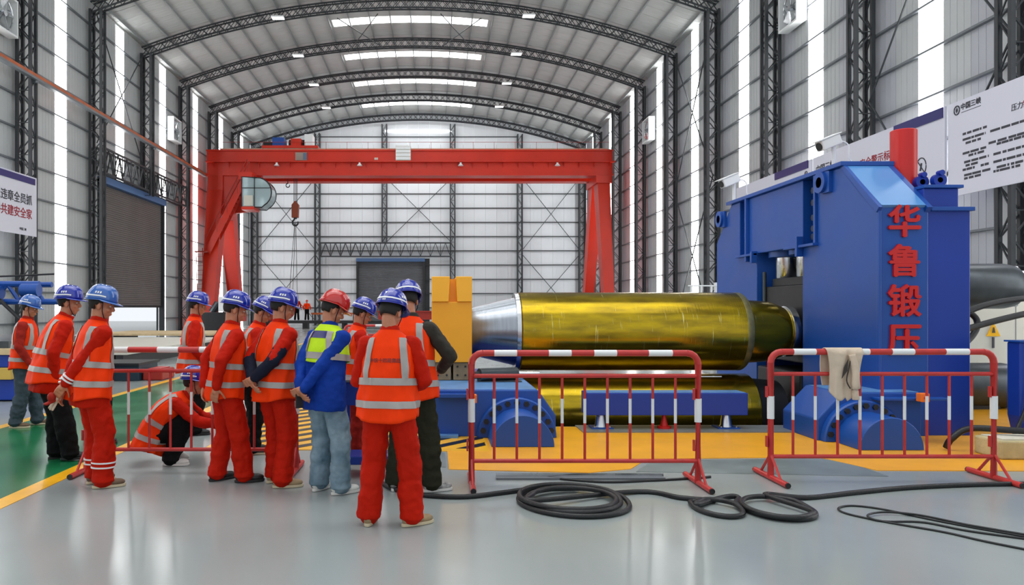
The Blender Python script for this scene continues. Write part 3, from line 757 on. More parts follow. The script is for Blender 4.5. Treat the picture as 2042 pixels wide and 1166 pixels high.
# rolls
ur = empty('upper_roll', (3, 11.5, 1.23), 0, 'upper huge yellow passivated steel roll with a grey taper at its left end', 'roll')
N = 96
MB().lathe([(1.3, .42), (1.3, .585), (1.32, .605), (4.64, .605)], (0, 11.5, 1.23), 'x', N).build('roll_barrel', M_gold, ur, smooth=True)
MB().lathe([(4.64, .606), (4.72, .604), (4.74, .59), (4.74, .4)], (0, 11.5, 1.23), 'x', N).build('end_band', mat('scuffed_gold', 'b0a56a', .35, metal=.8, var=.2, vscale=9), ur, smooth=True)
MB().lathe([(4.74, .5), (5.2, .46), (5.42, .37)], (0, 11.5, 1.23), 'x', N).build('roll_neck', M_gold, ur, smooth=True)
MB().lathe([(5.42, .36), (5.44, .39), (5.53, .39), (5.55, .36), (5.6, .3)], (0, 11.5, 1.23), 'x', N).build('neck_collar', M_metal, ur, smooth=True)
MB().lathe([(.3, .34), (.55, .36), (1.25, .53), (1.3, .54)], (0, 11.5, 1.23), 'x', N).build('roll_taper', mat('turned_steel', '9aa0a8', .24, metal=1, var=.08, vscale=3, stretch=(12, 1, 1)), ur, smooth=True)
MB().lathe([(1.24, .5), (1.24, .59), (1.3, .6)], (0, 11.5, 1.23), 'x', N).build('end_rim', M_metal, ur, smooth=True)
lr = empty('lower_roll', (3, 11.5, -.03), 0, 'lower yellow steel roll lying in the pit under the upper roll', 'roll')
MB().lathe([(1.3, .1), (1.3, .59), (1.32, .605), (4.84, .605), (4.86, .58), (4.86, .3)], (0, 11.5, -.03), 'x', N).build('roll_barrel', M_gold, lr, smooth=True)
MB().lathe([(4.86, .56), (4.95, .53), (5.3, .5), (5.3, .2)], (0, 11.5, -.03), 'x', N).build('end_collar', M_dark, lr, smooth=True)
MB().lathe([(.98, .3), (1.3, .42)], (0, 11.5, -.03), 'x', N).build('roll_taper', M_dkmetal, lr, smooth=True)
# yellow end block
yb = empty('yellow_end_block', (.25, 11.2, .58), 0, 'upright yellow slotted block at the left end of the upper roll', 'machine part')
Yf, Yb = 10.25, 11.9
MB().box(-.03, .53, Yf, Yb, .84, 1.68).build('lower_body', mat('block_yellow', 'f3a81e', .42, var=.03), yb, bevel=.01)
MB().prism([(-.03, 1.68), (.205, 1.68), (.225, 2.03), (-.03, 2.03)], 'y', Yf-.03, Yb).build('cheek', mat('block_yellow_light', 'fbb62c', .42), yb, bevel=.008)
MB().prism([(.53, 1.68), (.325, 1.68), (.305, 2.03), (.53, 2.03)], 'y', Yf-.03, Yb).build('cheek', MATS['block_yellow_light'], yb, bevel=.008)
MB().box(.2, .33, Yf+.12, Yb, 1.68, 2.0).build('slot_back', MATS['block_yellow'], yb)
for a, c in ((-.0, .24), (.27, .5)):
    e = empty('packing_block', ((a+c)/2, 11.0, .6), 0, f'brown drilled packing block under the yellow block, {"left" if a < .1 else "right"} one of the pair', 'block', 'brown packing blocks under the yellow block')
    MB().box(a, c, Yf+.05, Yb-.1, .588, .838).build('block_body', M_brown, e, bevel=.01)
    for x in (a+.06, c-.06):
        for z in (.66, .78): MB().cyl((x, Yf+.035, z), (x, Yf+.06, z), .014, n=10).build('bolt_hole', M_dark, e)
MB().box(-.06, 1.3, 10.72, 12.4, 0, .575).build('rear_bed', M_blue2, lb)
# roll stands clutter between block and rolls
for (x0, x1, y, z, r, m, lab) in ((.7, 1.5, 10.5, .66, .04, M_metal, 'short bright steel bar lying on the left blue block'), (1.1, 4.2, 10.8, .59, .014, M_metal, 'long thin steel bar between the two rolls')):
    e = empty('steel_bar', ((x0+x1)/2, y, z), 0, lab, 'bar'); MB().cyl((x0, y, z), (x1, y, z), r, n=12).build('shaft', m, e, smooth=True); MB().cyl((x0-.03, y, z), (x0, y, z), r*1.4, n=12).build('end_cap', M_dark, e)
e = empty('hose_reel', (.75, 10.3, .58), 0, 'dark cylinder and small fittings lying on the left blue block', 'fitting')
MB().cyl((.62, 10.1, .68), (1.15, 10.3, .68), .09, n=20).build('barrel', M_dkmetal, e, smooth=True); MB().cyl((.55, 10.07, .68), (.62, 10.1, .68), .05, n=16).build('nozzle', M_dark, e)
MB().box(.6, 1.2, 10.05, 10.35, .588, .6).build('rest_plate', M_dkmetal, e)
# blue beam table
tb = empty('beam_table', (3.03, 9.75, 0), 0, 'low blue box beam on steel posts in front of the lower roll', 'table')
MB().box(1.98, 4.08, 9.6, 9.93, .2, .49).build('box_beam', M_blue2, tb, bevel=.01); MB().box(2.0, 4.06, 9.62, 9.91, .49, .495).build('pale_top', M_bluel, tb)
for x in (2.2, 3.85):
    MB().lathe([(.03, .09), (.06, .075), (.2, .055)], (x, 9.75, 0), 'z', 20).build('post', M_metal, tb, smooth=True)
    MB().box(x-.14, x+.14, 9.62, 9.88, .02, .035).build('foot_plate', M_blue, tb)
    for s in (-.1, .1): MB().cyl((x+s, 9.66, .035), (x+s, 9.66, .05), .015, n=6).build('bolt', M_metal, tb)
MB().lathe([(.0, .09), (.03, .09), (.035, .05), (.12, .03), (.2, .02)], (3.02, 9.7, .02), 'z', 16).build('jack', M_red, tb, smooth=True)
e = empty('red_cylinder', (6.36, 10.0, 3.14), 0, 'upright bright red cylinder on top of the press', 'cylinder')
MB().lathe([(3.15, .16), (3.97, .16), (3.98, .15), (3.98, .0001)], (6.32, 9.95, 0), 'z', 36).build('cylinder_body', M_red, e, smooth=True)
MB().lathe([(3.142, .19), (3.17, .19)], (6.32, 9.95, 0), 'z', 36).build('base_flange', M_craned, e, smooth=True)
for x, lab in ((6.47, 'blue shackle ring on top of the press, nearest the red cylinder'), (6.6, 'larger blue shackle ring at the right end of the press top')):
    yy = 9.75 if x < 6.5 else 9.6; x2 = x-.0
    e = empty('shackle', (x2, yy, 3.14), 0, lab, 'shackle')
    MB().lathe([(-.04, .035), (-.04, .085), (.04, .085), (.04, .035), (-.04, .035)], (x2-.05, yy, 3.25), 'y', 24).build('ring', M_blue2, e, smooth=True)
    MB().box(x2-.12, x2+.02, yy-.06, yy+.06, 3.14, 3.18).build('ring_base', M_blue2, e)
    MB().cyl((x2-.05, yy-.08, 3.34), (x2-.05, yy+.0, 3.34), .035, n=16).build('pin', M_blue2, e)
def cctv(x, y, z, lab, s=1):
    e = empty('security_camera', (x, y, z), 0, lab, 'camera')
    MB().cyl((x, y, z), (x, y, z+.28*s), .028*s, n=10).build('pole', M_white, e, smooth=True)
    b = MB(); b.box(-.2, .12, -.075, .075, -.07, .07)
    o = b.build('camera_body', M_white, e, shift=False, bevel=.015); o.location = (-.04*s, 0, .34*s); o.rotation_euler = (0, R(-22), R(12)); o.scale = (s, s, s)
    b = MB(); b.cyl((-.215, 0, 0), (-.2, 0, 0), .055, n=14); l = b.build('lens', M_dark, o, shift=False)
    b = MB(); b.box(-.25, .14, -.085, .085, .072, .084); l = b.build('sun_shield', M_white, o, shift=False)
    MB().tube(catmull([(x+.08*s, y, z+.36*s), (x+.2*s, y, z+.3*s), (x+.22*s, y, z+.1*s), (x+.34*s, y, z+.0*s)], 5), .01*s, n=6).build('cable', M_white, e)
cctv(5.56, 10.28, 3.56, 'larger white security camera on the near top edge of the press', 1.0); cctv(5.5, 13.55, 3.56, 'small white security camera on the far top edge of the press', 1.1)
# drive motors at the right of the press
for z, lab in ((1.94, 'upper grey drive motor sticking out right of the press'), (.36, 'lower grey drive motor near the yellow floor')):
    e = empty('drive_motor', (9.4, 11.8, z), 0, lab, 'motor')
    MB().lathe([(7.7, .2), (8.2, .3), (8.25, .36), (9.05, .36), (9.2, .33), (9.25, .2)], (0, 11.8, z), 'x', 40).build('motor_body', M_dkmetal, e, smooth=True)
    MB().lathe([(9.2, .24), (10.3, .19)], (0, 11.8, z), 'x', 24).build('motor_nose', M_dark, e, smooth=True)
    MB().lathe([(6.7, .12), (7.8, .12)], (0, 11.8, z), 'x', 24).build('drive_shaft', M_metal, e, smooth=True)
    for k in range(8):
        a = 2*math.pi*k/8; MB().cyl((9.02, 11.8+.29*math.cos(a), z+.29*math.sin(a)), (9.3, 11.8+.29*math.cos(a), z+.29*math.sin(a)), .035, n=8).build('tie_bolt', M_metal, e)
    (MB().box(8.4, 8.8, 12.17, 12.35, 0, z+.1) if z > 1 else MB().prism([(8.3, 0), (8.9, 0), (8.85, .1), (8.35, .1)], 'y', 11.6, 12.0)).build('motor_stand', M_dark, e)
cc = empty('control_cabinet', (11, 15.6, 0), 0, 'cream cabinet wall behind the drive motors with a yellow warning triangle', 'cabinet')
MB().box(8.6, 14.0-.2-.75, 15.0, 16.0, 0, 1.75).build('cabinet_body', M_cream, cc, bevel=.01)
MB().prism([(11.2, 1.02), (11.48, 1.02), (11.34, 1.3)], 'y', 14.98, 15.0).build('warning_triangle', M_yline, cc)
MB().prism([(11.31, 1.09), (11.37, 1.09), (11.35, 1.2), (11.33, 1.2)], 'y', 14.97, 14.98).build('warning_mark', M_ink, cc)
MB().box(11.32, 11.36, 14.98, 15.0, .78, 1.0).build('arrow', M_ink, cc)
for x in (9.5, 10.5, 11.8): MB().box(x, x+.01, 14.995, 15.0, .05, 1.7).build('door_gap', M_girt, cc)
# hydraulic hoses
def hose(name, label, pts, r, m=M_rubber, k=8, cat='hose', n=10):
    b = MB(); b.tube(catmull(pts, k), r, n=n); o = b.build(name, m, None, smooth='full'); return tag(o, label, cat)
hose('hydraulic_hose', 'upper black hydraulic hose arching right of the press', [(6.75, 10.6, 1.22), (7.3, 10.7, 1.32), (8.0, 10.8, 1.62), (8.9, 10.9, 1.75), (9.8, 11.0, 1.72)], .045)
hose('hydraulic_hose', 'lower straight black hydraulic hose right of the press', [(6.75, 10.4, 1.02), (7.6, 10.6, 1.28), (8.6, 10.7, 1.52), (9.8, 10.8, 1.72)], .045)
hose('hydraulic_hose', 'black hydraulic hose curving down from the upper motor', [(7.9, 11.3, 1.66), (8.2, 11.2, 1.45), (8.1, 11.1, 1.2), (7.6, 10.9, .9), (6.8, 10.6, .62)], .045)
# blue tank at right edge
t = empty('blue_tank', (7.4, 8.8, 0), 0, 'blue tank with rounded bottom corner at the right edge', 'tank')
MB().prism([(6.74, .35), (6.78, .18), (6.9, .05), (7.07, 0), (8.2, 0), (8.2, 1.2), (6.74, 1.2)], 'y', 8.5, 8.7).build('tank_body', M_blue2, t, bevel=.015)
MB().box(6.72, 8.22, 8.48, 8.72, 1.2, 1.22).build('tank_lid', M_blue, t); MB().box(6.8, 6.86, 8.47, 8.5, .85, .93).build('clip', M_metal, t)
hose('cable', 'black cable hanging on the front of the blue tank', [(7.0, 8.45, 1.26), (6.9, 8.44, 1.0), (6.85, 8.44, .7), (6.7, 8.42, .35), (6.5, 8.35, .05)], .02)
cb = empty('concrete_block', (6.5, 8.0, 0), 0, 'pale worn concrete kerb block beside the blue tank', 'block')
MB().box(5.95, 7.6, 7.75, 8.15, .006, .2).build('block_body', mat('pale_block', 'b9ad84', .8, var=.2, vscale=5, bump=.3), cb, bevel=.02)
MB().box(6.0, 7.55, 7.79, 8.11, .2, .215).build('block_top', mat('block_top', 'd0ccba', .8, var=.1, vscale=6), cb)
hose('hydraulic_hose', 'thick black hose drooping over the concrete block', [(5.75, 8.3, .03), (5.78, 8.25, .14), (5.95, 8.2, .26), (6.3, 8.0, .27), (6.7, 7.95, .26), (7.3, 8.0, .26)], .035)

# ------------------------------------------------------------------ barriers
def barrier(loc, rz, label, nb=9, w=2.04, hide=None):
    e = empty('crowd_barrier', loc, rz, label, 'barrier', 'red and white tubular barriers')
    H, r, hw = 1.19, .026, w/2
    k = dict(shift=False)
    # top arch: posts + rail with rounded corners
    path = [(-hw, 0, .02), (-hw, 0, H-.1)]+[(-hw+.1-.1*math.cos(R(a)), 0, H-.1+.1*math.sin(R(a))) for a in (22, 45, 68)]+[(-hw+.1, 0, H)]
    MB().tube(path, .03, n=12).build('post', M_bred, e, smooth=True, shift=False)
    MB().tube([(-x, y, z) for x, y, z in path], .03, n=12).build('post', M_bred, e, smooth=True, shift=False)
    MB().cyl((-hw+.1, 0, H), (hw-.1, 0, H), .0285, n=12).build('top_rail', M_bred, e, smooth=True, shift=False)
    for a, c in ((.1, .2), (.34, .44), (.54, .64), (.78, .885)):
        MB().cyl((-hw+w*a, 0, H), (-hw+w*c, 0, H), .0293, n=12).build('white_sleeve', M_bwhite, e, smooth=True, shift=False)
    for s in (-1, 1): MB().cyl((s*hw, 0, .57), (s*hw, 0, .78), .0315, n=12).build('white_sleeve', M_bwhite, e, smooth=True, shift=False)
    for z in (.22, .985): MB().cyl((-hw, 0, z), (hw, 0, z), .019, n=10).build('rail', M_bred, e, smooth=True, shift=False)
    for i in range(nb):
        x = -hw+w*(i+1)/(nb+1)
        p = MB().cyl((x, 0, .22), (x, 0, .985), .0125, n=8).build('picket', M_bred, e, smooth=True, shift=False)
        MB().cyl((x, 0, .56), (x, 0, .78), .0135, n=8).build('white_sleeve', M_bwhite, p, smooth=True, shift=False)
    for s in (-1, 1):
        f = MB().cyl((s*hw, -.33, .028), (s*hw, .33, .028), .026, n=10).build('foot', M_bred, e, smooth=True, shift=False)
        for q in (-1, 1):
            MB().cyl((s*hw, q*.332, .028), (s*hw, q*.345, .028), .024, n=10).build('foot_plug', M_rubber, f, shift=False)
            MB().cyl((s*hw, q*.2, .045), (s*hw, 0, .25), .013, n=6).build('gusset_rod', M_bred, e, shift=False)
        for z in (.36, .82): MB().box(s*hw-.045, s*hw-.03, -.015, .015, z-.05, z+.05).build('hinge_plate', M_bred, e, shift=False)
    return e
barrier((1.36, 6.66, 0), 0, 'red and white barrier in the middle in front of the rolls')
barrier((4.16, 6.86, 0), 0, 'red and white barrier at the right with a beige cloth over it', 9, 2.07)
barrier((-2.36, 7.2, 0), 0, 'red and white barrier at the left among the standing workers')
barrier((-1.0, 16.8, 0), 0, 'distant red and white barrier seen between the workers')
# cloth
def cloth():
    bm = bmesh.new(); nu, nv = 22, 44; W = .33; rows = []
    for j in range(nv+1):
        s = -.36+(.36+.46)*j/nv
        row = []
        for i in range(nu+1):
            u = i/nu
            x = 3.62+W*u+.015*math.sin(s*9+u*2)
            ph = math.sin(u*13+s*3)*.012+math.sin(u*23+1)*.006
            if s < -.045: y, z = 6.86+.05+ph, 1.19+s+.045
            elif s > .045: y, z = 6.86-.05+ph-.02*s, 1.19-(s-.045)*(.88+.2*math.sin(u*4.5)+ .12*(u > .55))
            else:
                a = s/.045*math.pi/2; y, z = 6.86-.04*math.sin(a), 1.19+.04*math.cos(a)
            x += (u-.5)*(-.10)*max(0, s)*1.2 + .02*max(0, s)
            row.append(bm.verts.new((x, y, z)))
        rows.append(row)
    for A, B in zip(rows, rows[1:]):
        for i in range(nu):
            u = (i+.5)/nu; bm.faces.new((A[i], A[i+1], B[i+1], B[i]))
    b = MB(); b.bm.free(); b.bm = bm
    e = empty('draped_jacket', (3.79, 6.86, 1.19), 0, 'beige work jacket draped over the top rail of the right barrier', 'jacket')
    o = b.build('fabric', M_cloth, e, smooth='full'); o.modifiers.new('s', 'SOLIDIFY').thickness = .006
    MB().tube(catmull([(3.83, 6.785, 1.14), (3.80, 6.775, 1.03), (3.78, 6.77, .93), (3.81, 6.765, .86)], 6), .006, n=6).build('zip_edge', mat('cloth_dark', '3a3430', .8), e)
    s = MB(); s.prism([(3.74, .95), (3.76, 1.05), (3.80, 1.13), (3.79, 1.02)], 'y', 6.775, 6.782); s.build('neck_opening', MATS['cloth_dark'], e)
    MB().tube(catmull([(3.84, 6.79, 1.17), (3.86, 6.77, 1.0), (3.85, 6.76, .86), (3.86, 6.765, .76)], 6), [.03]*3+[.034]*8+[.03]*8, n=8).build('sleeve', M_cloth, e, smooth='full')
cloth()

# ------------------------------------------------------------------ hoses on the floor
def fp(x, y, h=0):
    d = 1475*(1.6-h)/(y-613); return Vector(((x-865)*d/1475, d, h))
def loops(c, rx, ry, turns, start, r, seed, squash=.93, lift=.0):
    rnd = random.Random(seed); pts = []; n = int(turns*12)
    for i in range(n+1):
        t = i/12; a = start+2*math.pi*t
        k = 1-.06*t+.04*math.sin(3.1*t+seed)
        pts.append((c[0]+rx*k*math.cos(a)+.03*math.sin(2*t), c[1]+ry*k*math.sin(a)+.03*math.cos(3*t), r+lift+.9*r*min(2, int(t+.2))*1.0))
    return pts
r = .0205
path = [(-.5, 6.75, r), (-.35, 6.45, r), (-.1, 6.24, r), (.25, 6.18, r), (.55, 6.3, r), (.8, 6.42, r), (1.0, 6.45, r)]
path += loops((1.13, 6.03), .44, .44, 3.35, R(75), r, 1)
path += [(1.75, 6.35, r), (2.05, 6.15, r), (2.3, 6.05, r)]
path += loops((2.22, 5.83), .17, .25, 1.25, R(75), r, 2)[2:]
path += [(2.35, 6.12, r), (2.5, 6.2, r)]
path += loops((2.68, 5.83), .27, .34, 1.7, R(95), r, 3)[1:]
path += [(2.75, 6.14, .05), (3.1, 6.15, r), (3.6, 6.32, r), (4.2, 6.5, r), (5.0, 6.62, r), (6.2, 6.66, r)]
hose('floor_hose', 'thick black hose coiled on the grey floor below the barriers', path, r, k=6, n=10)
r = .008
hose('thin_cable', 'thin black cable loop on the floor at lower right', [fp(2060, 1072, r), fp(1950, 1053, r), fp(1850, 1034, r), fp(1760, 1015, r), fp(1700, 1008, r), fp(1672, 1013, r), fp(1690, 1024, r), fp(1770, 1041, r), fp(1880, 1060, r), fp(1960, 1078, r), fp(2060, 1098, r)], r, k=8, cat='cable')
hose('thin_cable', 'second thin black cable loop lying inside the larger one', [fp(2060, 1068, r+.012), fp(1930, 1046, r+.012), fp(1830, 1026, r+.012), fp(1760, 1021, r+.012), fp(1730, 1028, r+.012), fp(1760, 1039, r), fp(1840, 1041, r), fp(1930, 1058, r), fp(2060, 1076, r)], r, k=8, cat='cable')
hose('thin_cable', 'thin black cable crossing the floor behind the middle barrier foot', [(.9, 7.0, .01), (1.5, 6.75, .01), (2.0, 6.8, .01), (2.45, 6.9, .01), (2.6, 6.95, .01)], .012, cat='cable')
e = empty('metal_bar', (1.4, 6.95, 0), 0, 'long grey angle bar lying on the floor behind the coiled hose', 'bar')
MB().box(.58, 2.15, 6.86, 6.92, .001, .02).build('base_leg', M_girt, e); MB().box(.58, 2.15, 6.92, 6.925, .001, .05).build('upright_leg', M_metal, e)

# ------------------------------------------------------------------ equipment on the left and far away
t = empty('machine_bed', (-8.2, 13.2, 0), 0, 'stacked blue and yellow machine bed at the left edge', 'machine')
MB().box(-11.4, -7.05, 12.6, 14.6, 0.02, .38).build('lower_beam', M_blue2, t, bevel=.02); MB().box(-11.4, -7.15, 12.5, 14.6, .38, .58).build('yellow_beam', mat('bed_yellow', 'c9a84c', .5, var=.08), t, bevel=.01)
MB().box(-11.4, -7.05, 12.55, 14.6, .58, .8).build('upper_beam', M_blue2, t, bevel=.02); MB().box(-11.4, -7.1, 12.5, 16, .8, .9).build('plank_top', M_wood, t)
MB().box(-11.4, -7.3, 12.7, 16, .9, 1.02).build('steel_top', M_dkmetal, t)
t = empty('blue_lattice_arm', (-8.2, 15.2, 1.02), 0, 'blue lattice boom lying above the machine bed at the left edge', 'boom')
b = MB()
for z in (1.72, 2.08): 
    for y in (15.0, 15.5): b.cyl((-11.5, y, z), (-8.0+.4*(z < 2), y, z), .06, n=8)
b.build('chord', M_blue, t, smooth=True)
b = MB()
for i in range(7): b.cyl((-11.4+i*.5, 15.0, 1.72), (-11.15+i*.5, 15.0, 2.08), .04, n=6); b.cyl((-11.15+i*.5, 15.0, 2.08), (-10.9+i*.5, 15.0, 1.72), .04, n=6)
b.build('lacing', M_blue, t)
for x, z in ((-8.9, 1.9), (-8.15, 1.95)): MB().cyl((x-.15, 14.9, z), (x+.2, 14.9, z), .13, n=12).build('winch_head', M_blue, t, smooth=True)
MB().cyl((-8.9, 14.9, 1.9), (-8.0, 14.9, 1.05), .04, n=8).build('strut', M_dark, t); MB().cyl((-9.6, 15.2, 1.02), (-9.6, 15.2, 1.75), .09, n=8).build('stand_post', M_blue2, t)
MB().cyl((-9.5, 15.0, 2.2), (-7.7, 15.0, 2.28), .02, n=6).build('wire', M_dark, t)
e = empty('steel_box', (-6.9, 16.5, 0), 0, 'dark blue flat steel box on the floor behind the left barrier', 'box')
MB().box(-8.6, -6.42, 16.1, 17.2, 0.003, .34).build('box_body', mat('dark_teal', '1e3442', .5), e, bevel=.01); MB().box(-8.7, -6.4, 16.05, 17.3, .34, .39).build('box_lid', M_dark, e)
e = empty('red_box', (-6.1, 16.5, 0), 0, 'small dark red box beside the dark blue one', 'box')
MB().box(-6.38, -5.95, 16.2, 17.0, 0.004, .24).build('box_body', M_craned, e, bevel=.03); MB().box(-6.3, -6.03, 16.3, 16.9, .24, .26).build('box_lid', M_bred, e)
for i, (x0, x1, y0, y1, h, lab) in enumerate(((-14, -8.3, 20, 30, .4, 'long pale timber topped platform on the left of the hall floor'), (-14.5, -9.3, 31, 35.5, .5, 'farther pale platform near the open shutter door'))):
    e = empty('low_platform', ((x0+x1)/2, (y0+y1)/2, 0), 0, lab, 'platform')
    MB().box(x0, x1, y0, y1, h-.08, h).build('deck', M_wood if i else M_cream, e)
    for x in (x0+.2, x1-.2): MB().box(x-.1, x+.1, y0, y1, 0.005, h-.08).build('bearer', M_dark, e)
e = empty('machine_clutter', (-13.2, 47.6, 0), 0, 'dark machine with a white sheet on it beside the shutter door', 'machine')
MB().box(-14.8, -12.6, 46.8, 48.0, 0, 1.3).build('machine_body', M_dark, e, bevel=.05); MB().box(-13.6, -13.0, 46.7, 46.74, 1.35, 2.3).build('white_notice', M_white, e)
MB().cyl((-14.2, 47.4, 1.3), (-13.8, 47.4, 1.9), .25, n=12).build('machine_head', M_dkmetal, e); MB().cyl((-13.3, 46.78, 1.3), (-13.3, 46.78, 2.3), .04).build('notice_post', M_dark, e)
pf = empty('work_platform', (-8.8, 57.5, 0), 0, 'black raised work platform under the far workers', 'platform')
MB().box(-13.2, -3.0, 56.2, 58.4, .4, .6).build('deck', M_dark, pf)
for x in (-13, -10, -7, -3.3): MB().box(x, x+.2, 56.3, 58.3, 0.0, .4).build('support', M_dark, pf)
MB().box(-9.6, -6.2, 57.9, 58.05, 1.05, 1.2).build('plank_rail', mat('orange_plank', 'c2602a', .5), pf)
for x in (-9.5, -7.9, -6.3): MB().cyl((x, 57.95, .6), (x, 57.95, 1.05), .04, n=6).build('rail_post', M_dark, pf)
e = empty('red_machine', (-11.6, 56.5, .6), 0, 'red round machine on the platform left of the far workers', 'machine')
MB().lathe([(56.3, .2), (56.3, .75), (56.8, .75), (56.8, .2)], (-11.4, 0, 1.4), 'y', 24).build('wheel_housing', M_craned, e, smooth=True)
MB().box(-12.9, -11.9, 56.3, 57.3, .6, 1.1).build('gear_box', M_craned, e); MB().box(-13.1, -12.5, 56.4, 57.2, 1.1, 1.6).build('white_case', M_white, e)
e = empty('red_girder', (-.5, 40, 0), 0, 'dark red steel girder lying on stands behind the yellow block', 'girder')
MB().box(-3.0, 1.5, 40.0, 40.5, .95, 1.35).build('web', M_craned, e); MB().box(-3.05, 1.55, 39.9, 40.6, 1.35, 1.42).build('flange', M_craned, e)
for x in (-2.6, 1.1): MB().box(x, x+.2, 40.1, 40.4, 0, .95).build('stand', M_dark, e)
e = empty('white_cabinet', (9.0, 22.4, 0), 0, 'white box on a rail stand beyond the right end of the gold roll', 'cabinet')
MB().box(8.45, 8.95, 21.9, 22.3, 1.72, 2.35).build('case', M_white, e)
b = MB()
for x in (7.7, 8.0, 8.3, 8.9): b.cyl((x, 22.1, .0), (x, 22.1, 2.25), .03, n=6)
for z in (1.8, 2.02, 2.25): b.cyl((7.6, 22.1, z), (9.0, 22.1, z), .025, n=6)
b.build('rail_stand', M_white, e)

# ------------------------------------------------------------------ people
def lerp(a, b, t): return a+(b-a)*t
def interp(tab, h):
    """tab: [(h, rx, ry, yoff)] ascending, smooth interpolation"""
    if h <= tab[0][0]: return tab[0][1:]
    for a, b in zip(tab, tab[1:]):
        if h <= b[0]:
            t = (h-a[0])/(b[0]-a[0]); t = t*t*(3-2*t)*.5+t*.5
            return tuple(lerp(x, y, t) for x, y in zip(a[1:], b[1:]))
    return tab[-1][1:]
TORSO = [(-.16, .15, .10, -.01), (-.08, .165, .118, -.01), (0, .168, .118, -.005), (.12, .155, .108, 0), (.28, .165, .115, 0), (.40, .165, .108, -.005), (.46, .14, .09, -.008), (.50, .09, .07, -.01), (.54, .055, .055, -.01)]
VEST = [(-.17, .225, .165, -.005), (-.05, .217, .16, -.004), (.15, .200, .148, 0), (.3, .192, .142, 0), (.40, .180, .128, -.004), (.45, .160, .110, -.006), (.49, .125, .092, -.01), (.52, .092, .078, -.012), (.535, .078, .07, -.014)]
def ik(a, c, l1, l2, pole):
    d = c-a; L = min(d.length, (l1+l2)*.999); u = d.normalized(); c2 = a+u*L
    x = (l1*l1-l2*l2+L*L)/(2*L); h = math.sqrt(max(0, l1*l1-x*x))
    p = (pole-u*pole.dot(u)).normalized()
    return a+u*x+p*h, c2
def voxel(b, name, m, parent, size, smooth=3, dec=None, disp=None, tex=None):
    o = b.build(name, m, parent, shift=False)
    r = o.modifiers.new('remesh', 'REMESH'); r.mode = 'VOXEL'; r.voxel_size = size; r.use_smooth_shade = True
    s = o.modifiers.new('smooth', 'SMOOTH'); s.factor = .5; s.iterations = smooth
    if disp:
        t = bpy.data.textures.get('folds_'+str(tex)) or bpy.data.textures.new('folds_'+str(tex), 'CLOUDS'); t.noise_scale = tex; t.noise_depth = 2
        d = o.modifiers.new('folds', 'DISPLACE'); d.texture = t; d.texture_coords = 'LOCAL'; d.strength = disp; d.mid_level = .5
    if dec: q = o.modifiers.new('decimate', 'DECIMATE'); q.ratio = dec
    return o
def ring_loft(b, rings):
    R_ = [[b.bm.verts.new(p) for p in r] for r in rings]; n = len(R_[0])
    for a, c in zip(R_, R_[1:]):
        for i in range(n): b.bm.faces.new((a[i], a[(i+1) % n], c[(i+1) % n], c[i]))
    b.bm.faces.new(R_[0][::-1]); b.bm.faces.new(R_[-1])
def limb(b, pts, rad, n=14):
    for i, (p, r) in enumerate(zip(pts, rad)):
        b.ell(p, (r, r, r), u=n, v=8)
        if i: b.cyl(pts[i-1], p, rad[i-1], r, n=n)
def sub(pts, rad, k, jit, rnd):
    P, Q = [pts[0]], [rad[0]]
    for i in range(len(pts)-1):
        for j in range(1, k+1):
            t = j/k; P.append(pts[i].lerp(pts[i+1], t)); Q.append(lerp(rad[i], rad[i+1], t)*(1+(jit*rnd.uniform(-1, 1) if j < k else 0)))
    return P, Q
def hand(b, w, d, n, side, curl=.5, s=1.0):
    """palm from wrist w along d, palm normal n (palm faces n); five fingers"""
    d = d.normalized(); n = (n-d*n.dot(d)).normalized(); x = d.cross(n)*side     # x points to the thumb side
    k = s
    for q in (-.028, -.01, .01, .028):
        b.cyl(w+x*q*.6, w+d*.085*k+x*q, .014, .0125, n=8); b.ell(w+d*.088*k+x*q, (.0125,)*3, u=8, v=6)
    b.ell(w+d*.045*k, (.03, .03, .03), u=10, v=6)
    for q, L in ((-.03, .058), (-.0105, .072), (.0105, .08), (.0295, .07)):
        p = w+d*.088*k+x*q; a = curl*.35; rr = .0088
        for j, f in enumerate((.45, .32, .26)):
            v = d*math.cos(a)+n*math.sin(a); p2 = p+v*L*f*k
            b.cyl(p, p2, rr, rr*.93, n=8); b.ell(p2, (rr*.93,)*3, u=8, v=6); p = p2; rr *= .93; a += curl*.75
    p = w+d*.022*k+x*.026; v = (d*.62+x*.7+n*.3).normalized(); rr = .0115
    for j, L in enumerate((.042, .032, .026)):
        p2 = p+v*L*k; b.cyl(p, p2, rr, rr*.9, n=8); b.ell(p2, (rr*.9,)*3, u=8, v=6); p = p2; rr *= .9; v = (v+n*.3*curl+d*.25).normalized()

